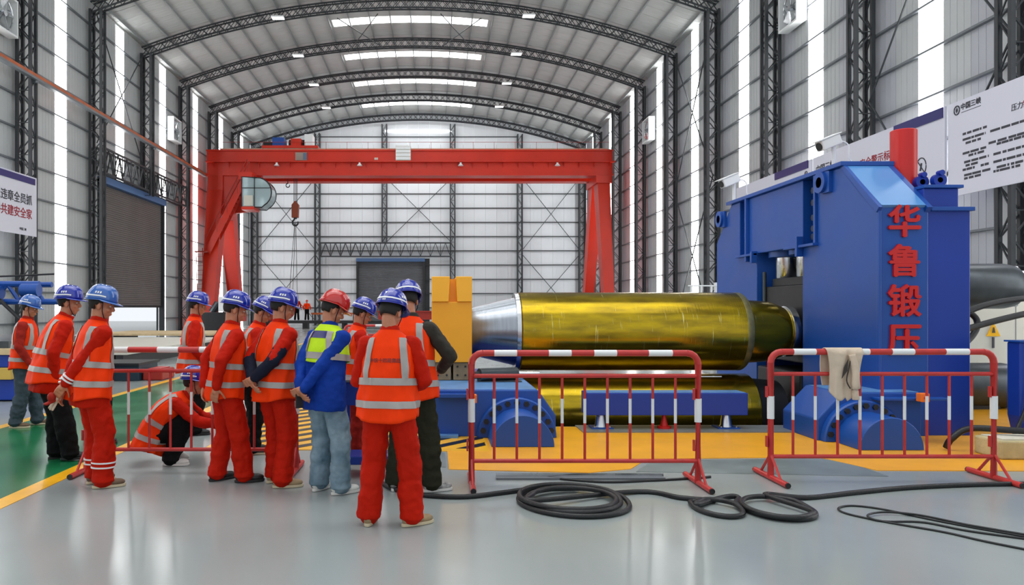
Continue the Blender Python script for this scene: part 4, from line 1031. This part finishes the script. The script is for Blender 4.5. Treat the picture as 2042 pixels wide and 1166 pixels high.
def person(name, loc, rz, top, label, vest='orange', sleeves=M_wred, forearm=None, trousers=M_wred, shoes=M_brownshoe, sole=M_sole, helmet=M_hblue,
           lean=6, hip=(0, -.01, .93), feet=((-.1, 0, 8), (.1, .02, -8)), hands=((-.05, -.2, -.02), (.05, -.21, 0)), hframe='t', handdir=None, elbow=(.6, -.6, -.2), curl=.6,
           head=(10, -12), seed=1, cuffs=False, jhem=-.12, vhem=-.15, collar=None, text=None, digits=None, hair=True, wide=1.0, stance_pole=(0, 1, 0), roll=0, palm=None, belly=0, hd=None, vx=0):
    S = top/1.765
    rnd = random.Random(seed)
    e = empty('person', loc, R(rz), label, 'person'); e.scale = (S, S, S)
    hip = Vector(hip)
    # spine: progressive forward lean
    def T(x, y, h):
        n = 12; p = Vector(hip); a = 0
        k = abs(h)/n; sg = 1 if h >= 0 else -1
        tot = R(lean)
        for i in range(n):
            hh = sg*(i+.5)*k; a = tot*(.35+.65*min(1, max(0, hh/.38))) if hh > 0 else tot*.35
            p += Vector((math.sin(R(roll))*.8, math.sin(a), math.cos(a)))*k*sg
        a = tot*(.35+.65*min(1, max(0, h/.38))) if h > 0 else tot*.35
        return p+Vector((x, 0, 0))+Vector((0, math.cos(a), -math.sin(a)))*y
    def surf(tab, u, h, off=0, fold=0):
        rx, ry, yo = interp(tab, h); rx *= wide
        c, s = math.cos(u), math.sin(u)
        f = 0
        if fold:
            f = fold*(noise.noise(Vector((c*2.2+seed, s*2.2, h*4.0)))*1.0+.5*noise.noise(Vector((c*4+seed, s*4+3, h*11))))
            f *= min(1, max(.0, (.5-h)*4)); f += fold*.35*math.sin(u*7+seed+3*h)*max(0, .12-h)*3
        bl = belly*max(0, s)*max(0, 1-abs(h-.08)/.25)
        pw = .82
        X = (rx+off+f)*math.copysign(abs(c)**pw, c); Y = yo+(ry+off+f+bl)*math.copysign(abs(s)**pw, s)
        return T(X, Y, h)
    # ---- joints
    A = {}
    for i, s in enumerate((-1, 1)):
        sh = T(s*.172*wide, -.01, .43)
        tgt = Vector(hands[i]); tgt = T(*tgt) if hframe == 't' else tgt
        pole = Vector((s*elbow[0], elbow[1], elbow[2]))
        el, wr = ik(sh, tgt, .285, .255, pole); A[s] = (sh, el, wr)
    Lg = {}
    for i, s in enumerate((-1, 1)):
        fx, fy, fyaw = feet[i][:3]; heel = feet[i][3] if len(feet[i]) > 3 else 0
        hj = T(s*.09, 0, -.04); an = Vector((fx, fy, .085+heel))
        fd = Vector((-math.sin(R(fyaw)), math.cos(R(fyaw)), 0))
        pole = Vector((s*.12, 1, 0))+fd*.5
        kn, an2 = ik(hj, an, .412, .402, pole); Lg[s] = (hj, kn, an2, fd, heel)
    # ---- head frame
    nb = T(0, -.012, .52); tilt = R(lean*.45)
    hc = nb+Vector((math.sin(R(roll))*.1, math.sin(tilt)*.14+.02+math.sin(R(head[0]))*.02, .155*math.cos(tilt)-.01*abs(math.sin(R(head[0])))))
    if hd: hc += Vector(hd)
    HM = Matrix.Translation(hc) @ Euler((-R(head[0]), R(roll), R(head[1])), 'ZYX').to_matrix().to_4x4()
    HM = Matrix.Translation(hc) @ Matrix.Rotation(R(head[1]), 4, 'Z') @ Matrix.Rotation(-R(head[0]), 4, 'X')
    HR = HM.to_3x3()
    H = lambda x, y, z: HM @ Vector((x, y, z))
    # ---- body: one continuous surface
    b = MB()
    hs = [-.14, -.06, .02, .12, .22, .32, .40, .46, .50]
    tl = lambda tab, h0, h1, off, k=9: ring_loft(b, [[surf(tab, 2*math.pi*i/24, lerp(h0, h1, j/k), off) for i in range(24)] for j in range(k+1)])
    tl(TORSO, -.14, .54, -.012, 12)
    for s in (-1, 1):
        sh, el, wr = A[s]; limb(b, [T(s*.1, -.01, .43), sh, el, wr], [.05, .05, .038, .026])
        hj, kn, an, fd, heel = Lg[s]; limb(b, [hj, kn, an], [.078, .052, .036]); limb(b, [an-Vector((0, 0, .04)), an+fd*.13-Vector((0, 0, .055+heel*.6))], [.034, .028])
        d = (wr-el).normalized() if handdir is None else Vector((handdir[0]*s, handdir[1], handdir[2])).normalized()
        pn = Vector((-s*.6, .6, .2)) if palm is None else Vector((palm[0]*s, palm[1], palm[2]))
        hand(b, wr, d, pn, s, curl)
    limb(b, [nb-Vector((0, 0, .03)), H(0, -.02, -.05)], [.06, .054])
    b.ell(H(0, -.01, .03), (.076, .095, .09), HR, 16, 12); b.ell(H(0, .028, -.035), (.06, .066, .078), HR, 16, 10)
    b.ell(H(0, .048, -.09), (.036, .036, .028), HR); b.cyl(H(0, .09, .012), H(0, .108, -.03), .009, .016, n=8); b.ell(H(0, .105, -.03), (.017, .014, .012), HR)
    b.ell(H(0, .082, .026), (.05, .016, .012), HR); b.ell(H(0, .09, -.06), (.024, .012, .007), HR); b.ell(H(0, .088, -.073), (.022, .012, .007), HR)
    for s in (-1, 1):
        b.ell(H(s*.077, -.005, -.012), (.01, .02, .033), HR); b.ell(H(s*.04, .07, -.03), (.022, .02, .02), HR)
    voxel(b, 'body', M_skin, e, .0058, 2, dec=.4)
    for s in (-1, 1):
        ey = MB(); ey.ell(H(s*.03, .081, .004), (.012, .011, .008), HR, 10, 8); eo = ey.build('eye', M_eye, e, smooth=True, shift=False)
        ey = MB(); ey.ell(H(s*.03, .0895, .004), (.0055, .004, .0055), HR, 8, 6); ey.build('iris', M_hair, eo, smooth=True, shift=False)
        ey = MB(); ey.tube([H(s*.015, .097, .026), H(s*.032, .095, .031), H(s*.05, .083, .026)], .0045, n=6); ey.build('eyebrow', M_hair, e, smooth=True, shift=False)
    # hair: crown, back and sides below the helmet
    bm = MB(); bmesh.ops.create_uvsphere(bm.bm, u_segments=20, v_segments=14, radius=1, matrix=Matrix.Diagonal((.084, .104, .1, 1)))
    dele = [v for v in bm.bm.verts if (v.co.y > .05) or v.co.z < -.075+max(0, v.co.y+.03)*1.1]
    bmesh.ops.delete(bm.bm, geom=dele, context='VERTS')
    bmesh.ops.transform(bm.bm, matrix=HM @ Matrix.Translation((0, -.012, .02)), verts=bm.bm.verts)
    ho = bm.build('hair', M_hair, e, smooth='full', shift=False); ho.modifiers.new('s', 'SOLIDIFY').thickness = .01
    # ---- helmet
    HL = HM @ Matrix.Translation((0, -.008, .052)) @ Matrix.Rotation(R(-4), 4, 'X')
    def dome(t, u, off=0):
        c, s = math.cos(u), math.sin(u); r = math.cos(t*math.pi/2)**.62 if t < 1 else 0
        rx, ry = .114+off, .136+off
        z = .128*math.sin(t*math.pi/2)
        X, Y = rx*r*c, ry*r*s
        rid = .007*math.exp(-(X/.018)**2)*(1 if Y > -.11 else .4)*min(1, t*3)+.004*math.exp(-((abs(X)-.05)/.012)**2)*min(1, t*2)
        back = -.028*max(0, -s)*(1-t)
        return HL @ Vector((X, Y, z+rid+back+off*t))
    b = MB(); nu, nt = 36, 12; rows = []
    for j in range(nt+1):
        t = j/nt*.985
        rows.append([b.bm.verts.new(dome(t, 2*math.pi*i/nu)) for i in range(nu)])
    for a, c in zip(rows, rows[1:]):
        for i in range(nu): b.bm.faces.new((a[i], a[(i+1) % nu], c[(i+1) % nu], c[i]))
    b.bm.faces.new(rows[-1])
    hm = b.build('helmet', helmet, e, smooth='full', shift=False); hm.modifiers.new('s', 'SOLIDIFY').thickness = .004
    b = MB(); rows = []
    for j in range(4):
        row = []
        for i in range(nu):
            u = 2*math.pi*i/nu; s = math.sin(u); w = (.008+.045*max(0, s)**1.5)*j/3
            p = HL.inverted() @ dome(0, u); q = Vector((p.x, p.y, 0)).normalized()
            row.append(b.bm.verts.new(HL @ (p+q*w+Vector((0, 0, -.012*(j/3)**1.5*(1 if s > 0 else .4))))))
        rows.append(row)
    for a, c in zip(rows, rows[1:]):
        for i in range(nu): b.bm.faces.new((a[i], a[(i+1) % nu], c[(i+1) % nu], c[i]))
    br = b.build('brim', helmet, hm, smooth='full', shift=False); br.modifiers.new('s', 'SOLIDIFY').thickness = .005
    if helmet is not M_hred:
        b = MB(); rows = []
        for t in (.13, .19): rows.append([b.bm.verts.new(dome(t, R(-200+220*i/30), .0025)) for i in range(31)])
        for i in range(30): b.bm.faces.new((rows[0][i], rows[0][i+1], rows[1][i+1], rows[1][i]))
        b.build('white_stripe', M_white, hm, smooth='full', shift=False)
        for s in (-1, 1):   # small printed mark on each side
            b = MB(); u0 = 0 if s > 0 else math.pi
            for k in range(3):
                v = [b.bm.verts.new(dome(tt, u0-s*uu, .003)) for tt, uu in ((.26, .42-k*.16), (.26, .32-k*.16), (.36, .32-k*.16), (.36, .42-k*.16))]; b.bm.faces.new(v)
            b.build('printed_mark', M_white, hm, shift=False)
    if digits:
        me = text_mesh(digits, .026, 0, .0008)
        for v in me.vertices: v.co = dome(.075+v.co.y*4.2/.6*.5, -math.pi/2+v.co.x*7.4, .003)
        place_mesh(me, 'number_lettering', M_white, None, Matrix.Identity(4)).parent = hm
        b = MB(); v = [b.bm.verts.new(dome(tt, -math.pi/2+uu, .003)) for tt, uu in ((.28, .0), (.4, .11), (.42, -.11))]; b.bm.faces.new(v); b.build('back_emblem', M_white, hm, shift=False)
    b = MB(); b.tube([H(s_*x, y, z) for s_, x, y, z in ((-1, .094, .02, .045), (-1, .08, .03, -.05), (-1, .045, .055, -.115), (0, 0, .065, -.128), (1, .045, .055, -.115), (1, .08, .03, -.05), (1, .094, .02, .045))], .004, n=6)
    b.build('chin_strap', M_wnavy, e, shift=False)
    # ---- trousers
    b = MB()
    tl(TORSO, -.13, .1, .008, 6)
    for s in (-1, 1):
        hj, kn, an, fd, heel = Lg[s]; ank = an.copy(); ank.z = an.z-.015
        P_, Q_ = sub([hj, kn], [.108, .094], 4, .04, rnd); P2, Q2 = sub([kn, ank+Vector((0, 0, .02))], [.094, .088], 8, .09, rnd)
        limb(b, P_+P2[1:], Q_+Q2[1:]); b.cyl(ank+Vector((0, 0, .05)), ank-Vector((0, 0, .012)), .086, .092, n=20)
    voxel(b, 'trousers', trousers, e, .010, 2, disp=.028, tex=.075)
    # ---- jacket: sleeves, collar and hem
    b = MB()
    JT = [(jhem, .190, .138, -.005)]+[(h, rx-.020, ry-.018, yo) for h, rx, ry, yo in VEST if h > jhem+.02]
    tl(JT, jhem, .535, 0, 18)
    for s in (-1, 1):
        sh, el, wr = A[s]
        P_, Q_ = sub([T(s*.12*wide, -.01, .43), sh, el], [.066, .07, .06], 3, .05, rnd)
        if forearm is None:
            P2, Q2 = sub([el, wr-(wr-el)*.04], [.06, .046], 5, .07, rnd); P_ += P2[1:]; Q_ += Q2[1:]
        limb(b, P_, Q_)
    b.cyl(T(0, -.01, .47), T(0, -.002, .565), .085, .07, n=20)
    voxel(b, 'jacket', sleeves, e, .010, 2, disp=.022, tex=.07)
    if forearm:
        for s in (-1, 1):
            sh, el, wr = A[s]; b = MB(); st = sh.lerp(el, .62)
            P_, Q_ = sub([st, el], [.066, .063], 2, .03, rnd); P2, Q2 = sub([el, wr-(wr-el)*.04], [.062, .048], 5, .07, rnd)
            limb(b, P_+P2[1:], Q_+Q2[1:]); voxel(b, 'lower_sleeve', forearm, e, .010, 3, disp=.012, tex=.08)
    if cuffs:
        for s in (-1, 1):
            sh, el, wr = A[s]; d = (wr-el).normalized()
            for q in (.04, .07):
                c = wr-d*q; MB().cyl(c-d*.006, c+d*.006, .060+q*.06, n=20).build('cuff_stripe', M_white, e, smooth=True, shift=False)
            hj, kn, an, fd, heel = Lg[s]; d = (an-kn).normalized()
            for q in (.1, .14):
                c = an-d*q; MB().cyl(c-d*.006, c+d*.006, .101, n=24).build('cuff_stripe', M_white, e, smooth=True, shift=False)
    # ---- vest
    if vest:
        vm = {'orange': M_vest, 'lime': M_lime, 'blue': M_wblue}[vest]
        b = MB(); nu, nh = 56, 34; rows = []
        for j in range(nh+1):
            h = lerp(vhem, .535, j/nh)
            rows.append([b.bm.verts.new(surf(VEST, 2*math.pi*i/nu, h+(.022*math.cos(4*math.pi*i/nu)*(1-j/6) if j < 6 else 0), vx, .024)) for i in range(nu)])
        for a, c in zip(rows, rows[1:]):
            for i in range(nu): b.bm.faces.new((a[i], a[(i+1) % nu], c[(i+1) % nu], c[i]))
        v_ = b.build('vest', vm, e, smooth='full', shift=False); v_.modifiers.new('s', 'SOLIDIFY').thickness = .005
        def hband(h0, h1, nm='reflective_band'):
            b = MB(); rows = []
            for j in range(4):
                h = lerp(h0, h1, j/3); rows.append([b.bm.verts.new(surf(VEST, 2*math.pi*i/nu, h, .006+vx, .024)) for i in range(nu)])
            for a, c in zip(rows, rows[1:]):
                for i in range(nu): b.bm.faces.new((a[i], a[(i+1) % nu], c[(i+1) % nu], c[i]))
            o = b.build(nm, M_band, v_, smooth='full', shift=False)
        if vest == 'orange': hband(-.04, .012); hband(.125, .177)
        if vest == 'lime': hband(.235, .29)
        for s in (-1, 1):
            for fb in (-1, 1):
                b = MB(); rows = []
                for j in range(15):
                    h = lerp(.177 if vest == 'orange' else .29, .475, j/14); rx = interp(VEST, h)[0]*wide+.0075+vx; row = []
                    xo = lerp(.158, .118, j/14)
                    for w in (-.025, 0, .025):
                        x = min(.985, (xo+w)/rx)
                        c = x**(1/.82); u = math.acos(min(1, c)); u = u if s > 0 else math.pi-u
                        row.append(b.bm.verts.new(surf(VEST, u*fb, h, .0075+vx, .024)))
                    rows.append(row)
                for a, c in zip(rows, rows[1:]):
                    for i in range(2): b.bm.faces.new((a[i], a[i+1], c[i+1], c[i]))
                b.build('shoulder_band', M_band, v_, smooth='full', shift=False)
        if text:
            me = text_mesh(text, .034, 0, .001)
            for v in me.vertices:
                x, h = v.co.x, .30+v.co.y; rx = interp(VEST, h)[0]*wide+.005+vx; c = math.copysign((abs(x)/rx)**(1/.82), x)
                v.co = surf(VEST, -math.acos(max(-1, min(1, c))), h, .0065+vx, .024)
            place_mesh(me, 'back_lettering', mat('vest_print', '7d2012', .6), None, Matrix.Identity(4)).parent = v_
        if vest == 'lime':
            b = MB(); rows = []
            for j in range(5):
                h = lerp(.41, .475, j/4); rows.append([b.bm.verts.new(surf(VEST, -math.pi/2+lerp(-.62, .62, i/10), h, .007, .024)) for i in range(11)])
            for a, c in zip(rows, rows[1:]):
                for i in range(10): b.bm.faces.new((a[i], a[i+1], c[i+1], c[i]))
            b.build('back_panel', M_navy, v_, smooth='full', shift=False)
    # ---- shoes
    for s in (-1, 1):
        hj, kn, an, fd, heel = Lg[s]; side = Vector((fd.y, -fd.x, 0))
        pitch = math.atan2(heel, .14) if heel else 0
        f = (fd*math.cos(pitch)-Vector((0, 0, 1))*math.sin(pitch)).normalized(); up = side.cross(f)
        if up.z < 0: up = -up
        base = Vector((an.x, an.y, an.z-.085))
        Mx = Matrix((side, f, up)).transposed()
        b = MB(); q = lambda x, y, z: base+side*x+f*y+up*z
        b.ell(q(0, -.035, .055), (.04, .05, .045), Mx, 14, 10); b.ell(q(0, .03, .055), (.043, .07, .045), Mx, 14, 10); b.ell(q(0, .11, .04), (.047, .075, .032), Mx, 14, 10); b.cyl(q(0, -.02, .06), q(0, -.02, .1), .045, .042, n=16)
        sh_ = voxel(b, 'shoe', shoes, e, .008, 3)
        b = MB(); out = []
        for i in range(24):
            a = 2*math.pi*i/24; y = .05+.138*math.sin(a); x = (.044+.008*math.sin(a))*math.copysign(abs(math.cos(a))**.7, math.cos(a)); out.append((x, y))
        lo = [b.bm.verts.new(q(x, y, .002)) for x, y in out]; hi = [b.bm.verts.new(q(x, y, .026)) for x, y in out]
        b.bm.faces.new(lo); b.bm.faces.new(hi)
        for i in range(24): b.bm.faces.new((lo[i], lo[(i+1) % 24], hi[(i+1) % 24], hi[i]))
        b.build('sole', sole, sh_, shift=False, bevel=.004, bseg=1)
        if shoes in (M_wshoe, M_tan, M_brownshoe):
            b = MB()
            for k in range(4): y = .02+k*.024; b.tube([q(-.026, y, .09-k*.006), q(0, y+.004, .1-k*.009), q(.026, y, .09-k*.006)], .0035, n=5)
            b.build('laces', M_sole if shoes is not M_wshoe else M_girt, sh_, shift=False, kind='stuff')
    e['S'] = S
    return e, A, T, S

def W(e, p):   # point of a person's frame in world coordinates
    return Matrix.Translation(e.location) @ e.rotation_euler.to_matrix().to_4x4() @ Matrix.Scale(e.scale[0], 4) @ Vector(p)
BACK = dict(hands=((-.05, -.2, .0), (.02, -.225, .04)), elbow=(1, -.25, .1), handdir=(-.75, -.3, -.45))
PP = {}
PP[11] = person('p', (-.33, 5.46, 0), -10, 1.725, 'person nearest the camera seen from behind, orange vest with dark writing, red trousers', trousers=M_wred, shoes=M_tan, lean=7, head=(22, -14),
    feet=((-.15, -.02, 4), (.175, .0, -48)), hands=((-.12, .24, .1), (.15, .25, .1)), elbow=(.55, -.5, -.6), text='中铁十四局集团', digits='183', seed=11, wide=1.04, vhem=-.13, hip=(0, -.01, .93))
PP[12] = person('p', (-.2, 6.45, 0), -22, 1.83, 'person in dark olive trousers and orange vest just behind the nearest worker', sleeves=M_wnavy if False else mat('jacket_dark_olive', '26221a', .8), trousers=M_olive, shoes=mat('black_white_shoe', '9a9a98', .5, var=.85, vscale=22), sole=M_wshoe,
    lean=8, head=(24, 25), feet=((-.14, 0, 10), (.17, .05, -45)), hands=((-.16, .26, .1), (.18, .25, .1)), elbow=(1, -.3, -.4), seed=12, roll=-3, hd=(-.03, 0, 0), wide=1.05)
PP[9] = person('p', (-.93, 6.38, 0), -42, 1.745, 'person with red helmet, lime vest, blue jacket, jeans and white trainers', vest='lime', vhem=.225, sleeves=M_wblue, trousers=M_jean, shoes=M_wshoe, sole=M_wshoe, helmet=M_hred,
    lean=9, head=(26, -24), feet=((-.13, .03, 12), (.12, .06, -14)), hands=((-.09, -.2, -.04), (.0, -.24, -.02)), elbow=(1, -.35, .0), handdir=(-.8, -.3, -.4), seed=9, jhem=-.2, wide=1.1, vx=.004)
PP[10] = person('p', (-.86, 7.75, 0), -70, 1.70, 'person in red half hidden between the red helmet and the nearest worker', lean=14, head=(25, -5), hands=((-.15, .3, .12), (.16, .28, .1)), elbow=(.8, -.6, -.4), seed=10, trousers=M_wmar, shoes=M_bshoe)
PP[8] = person('p', (-1.42, 6.66, 0), -44, 1.765, 'person in orange vest whose red sleeves turn dark navy below the elbow', forearm=M_wnavy, trousers=M_wred, shoes=M_tan, lean=8, head=(14, -30),
    feet=((-.11, .06, -4), (.11, -.01, -32)), seed=8, jhem=-.17, **BACK)
PP[7] = person('p', (-1.90, 6.8, 0), -56, 1.745, 'person in red with orange vest and black shoes, arm hanging, before the left barrier', trousers=M_wred, shoes=M_bshoe, sole=M_bshoe, lean=9, head=(16, -14),
    feet=((-.1, -.06, 10), (.12, .12, -14)), hands=((-.2, -.14, -.06), (.22, -.16, -.03)), elbow=(.6, -.6, -.1), seed=7)
PP[13] = person('p', (-2.02, 8.15, 0), -75, 1.72, 'person almost hidden behind the worker with navy lower sleeves', lean=16, head=(28, -10), hands=((-.15, .3, .1), (.16, .28, .08)), elbow=(.8, -.6, -.4), seed=13, forearm=M_wblack, sleeves=M_wred, trousers=M_wblack, shoes=M_bshoe)
PP[5] = person('p', (-3.05, 9.35, 0), -68, 1.79, 'person in orange vest with a blue helmet standing behind the crouching worker', lean=7, head=(12, -10), hands=((-.2, .2, .02), (.2, .14, .0)), elbow=(.7, -.6, -.3), seed=5, trousers=M_wblack, shoes=M_bshoe, sole=M_bshoe)
PP[4] = person('p', (-3.06, 6.62, 0), -46, 1.79, 'person all in red with white striped cuffs and orange vest holding gloves behind back', trousers=M_wred, shoes=M_brownshoe, helmet=M_hblue2, cuffs=True, lean=10, head=(12, -30),
    feet=((-.11, .07, 10), (.12, .05, -16)), seed=4, jhem=-.22, hands=((-.12, -.2, -.13), (-.05, -.25, -.11)), elbow=(1, -.5, .1), wide=1.05)
PP[2] = person('p', (-3.95, 7.75, 0), -52, 1.84, 'tall stooping person in orange vest with black trousers and black shoes', trousers=M_wblack, shoes=M_bshoe, sole=M_bshoe, cuffs=False, lean=22, head=(4, -26), hip=(0, -.07, .93),
    feet=((-.1, .02, 10), (.11, .1, -14)), seed=2, jhem=-.24, hands=((-.1, -.1, -.1), (.2, .02, -.08)), elbow=(.6, -.7, -.1), belly=.05, wide=1.12)
PP[3] = person('p', (-3.98, 8.75, 0), -62, 1.80, 'person in red jacket and black trousers mostly hidden between two workers at the left', vest=None, lean=9, head=(14, -12), hands=((-.2, .05, -.08), (.2, .02, -.08)), elbow=(.4, -.9, 0), seed=3, trousers=M_wblack, shoes=M_bshoe, sole=M_bshoe)
PP[1] = person('p', (-5.5, 9.95, 0), -78, 1.755, 'person farthest left in dark red sleeves with slate grey trousers and brown shoes', sleeves=M_wmar, trousers=M_grey, shoes=M_brownshoe, helmet=M_hblue2, lean=7, head=(14, -6),
    feet=((-.12, .12, 8), (.11, -.08, -10)), seed=1, hands=((-.2, .12, -.08), (.22, .14, -.06)), elbow=(.5, -.8, 0), wide=1.0)
PP[6] = person('p', (-2.78, 7.6, 0), -80, 1.74, 'crouching person in orange vest with black trousers and white shoes behind the left barrier', trousers=M_wblack, shoes=M_wshoe, sole=M_wshoe, lean=54, head=(6, -4), hip=(0, -.10, .3),
    feet=((-.13, .06, 6, .03), (.13, .1, -8, .0)), seed=6, hands=((-.12, .55, .42), (.14, .6, .4)), hframe='w', elbow=(.8, 0, -.6), jhem=-.15, wide=1.05)
for i, (x, y, top, lab, sl, tr) in enumerate(((-10.6, 57.2, 1.84, 'tiny distant person in a red jacket standing left on the platform', M_wred, M_wblack), (-9.85, 57.4, 1.62, 'tiny distant person in an orange vest standing right on the platform', M_vest, M_wblack))):
    e = empty('person', (x, y, .6), 0, lab, 'person'); S = top/1.765; e.scale = (S, S, S)
    b = MB()
    for s in (-1, 1): limb(b, [Vector((s*.09, 0, .9)), Vector((s*.1, .02, .5)), Vector((s*.13, 0, .06))], [.09, .06, .045]); limb(b, [Vector((s*.18, 0, 1.38)), Vector((s*.3, -.03, 1.12)), Vector((s*.26, .1, .9))], [.05, .04, .03])
    for h in (.9, 1.0, 1.1, 1.2, 1.3, 1.38): b.ell((0, 0, h), (.16, .11, .08))
    b.cyl((0, 0, 1.4), (0, 0, 1.55), .055); b.ell((0, .01, 1.6), (.075, .09, .11)); voxel(b, 'body', M_skin, e, .02, 2)
    b = MB()
    for s in (-1, 1): limb(b, [Vector((s*.09, 0, .9)), Vector((s*.1, .02, .5)), Vector((s*.13, 0, .1))], [.11, .085, .08])
    b.ell((0, 0, .92), (.18, .13, .12)); voxel(b, 'trousers', tr, e, .02, 3)
    b = MB()
    for s in (-1, 1): limb(b, [Vector((s*.18, 0, 1.38)), Vector((s*.3, -.03, 1.12)), Vector((s*.26, .1, .93))], [.075, .06, .05])
    for h in (1.0, 1.1, 1.2, 1.3, 1.38): b.ell((0, 0, h), (.185, .135, .09))
    voxel(b, 'jacket', sl, e, .02, 3)
    b = MB(); bmesh.ops.create_uvsphere(b.bm, u_segments=14, v_segments=8, radius=1, matrix=Matrix.Translation((0, 0, 1.62)) @ Matrix.Diagonal((.12, .14, .14, 1)))
    bmesh.ops.delete(b.bm, geom=[v for v in b.bm.verts if v.co.z < 1.62], context='VERTS'); b.build('helmet', M_hred if i else M_hair, e, smooth='full', shift=False)
# things in hands
def glove(e, A, s, label, off):
    p = W(e, A[s][2]+Vector(off)); g = empty('work_gloves', p, e.rotation_euler.z, label, 'gloves')
    b = MB(); b.ell((0, 0, 0), (.07, .045, .05)); 
    for k in range(4): limb(b, [Vector((-.03+k*.02, 0, -.03)), Vector((-.05+k*.03, -.04, -.09-.01*(k % 2)))], [.013, .011])
    voxel(b, 'glove', M_cloth, g, .006, 2)
    b = MB(); b.ell((.03, -.045, .01), (.055, .035, .045)); 
    for k in range(4): limb(b, [Vector((.02+k*.014, -.03, -.02)), Vector((-.02+k*.02, -.09, -.05))], [.012, .01])
    voxel(b, 'glove', M_wmar, g, .006, 2)
e, A, T, S = PP[4]; glove(e, A, -1, 'crumpled red and white work gloves held behind the back of the worker with striped cuffs', (-.02, -.06, -.08))
e, A, T, S = PP[9]; p = W(e, A[-1][2]+Vector((0.03, -.03, -.07)))
g = empty('mobile_phone', p, R(-52), 'black phone held behind the back of the worker in jeans', 'phone')
MB().box(-.008, .008, -.035, .035, -.07, .07).build('case', M_dark, g, shift=False, bevel=.004); MB().box(-.0095, -.008, -.031, .031, -.064, .064).build('screen', M_hair, g, shift=False)
# blue tool cart between the workers
t = empty('tool_cart', (-.58, 7.1, 0), 0, 'dark blue tool cart on castors between the workers', 'cart')
MB().box(-.86, -.3, 6.95, 7.3, .12, .2).build('lower_tray', M_blue2, t, bevel=.01); MB().box(-.86, -.3, 6.95, 7.3, .68, .9).build('drawer_case', M_blue2, t, bevel=.01)
MB().box(-.88, -.28, 6.93, 7.32, .9, .92).build('worktop', M_girt, t)
for x in (-.84, -.32):
    for y in (6.97, 7.28):
        MB().cyl((x, y, .12), (x, y, .7), .018, n=8).build('post', M_blue2, t); MB().cyl((x-.015, y, .055), (x+.015, y, .055), .05, n=16).build('castor', M_rubber, t)
        MB().box(x-.025, x+.025, y-.01, y+.01, .06, .12).build('castor_fork', M_girt, t)
e = empty('paper_sheet', (-.6, 7.1, .92), 0, 'white paper sheet lying on the tool cart', 'paper'); MB().box(-.75, -.5, 6.98, 7.25, .921, .924).build('sheet', M_white, e); MB().box(-.7, -.55, 7.08, 7.09, .9241, .9245).build('printed_line', M_ink, e)
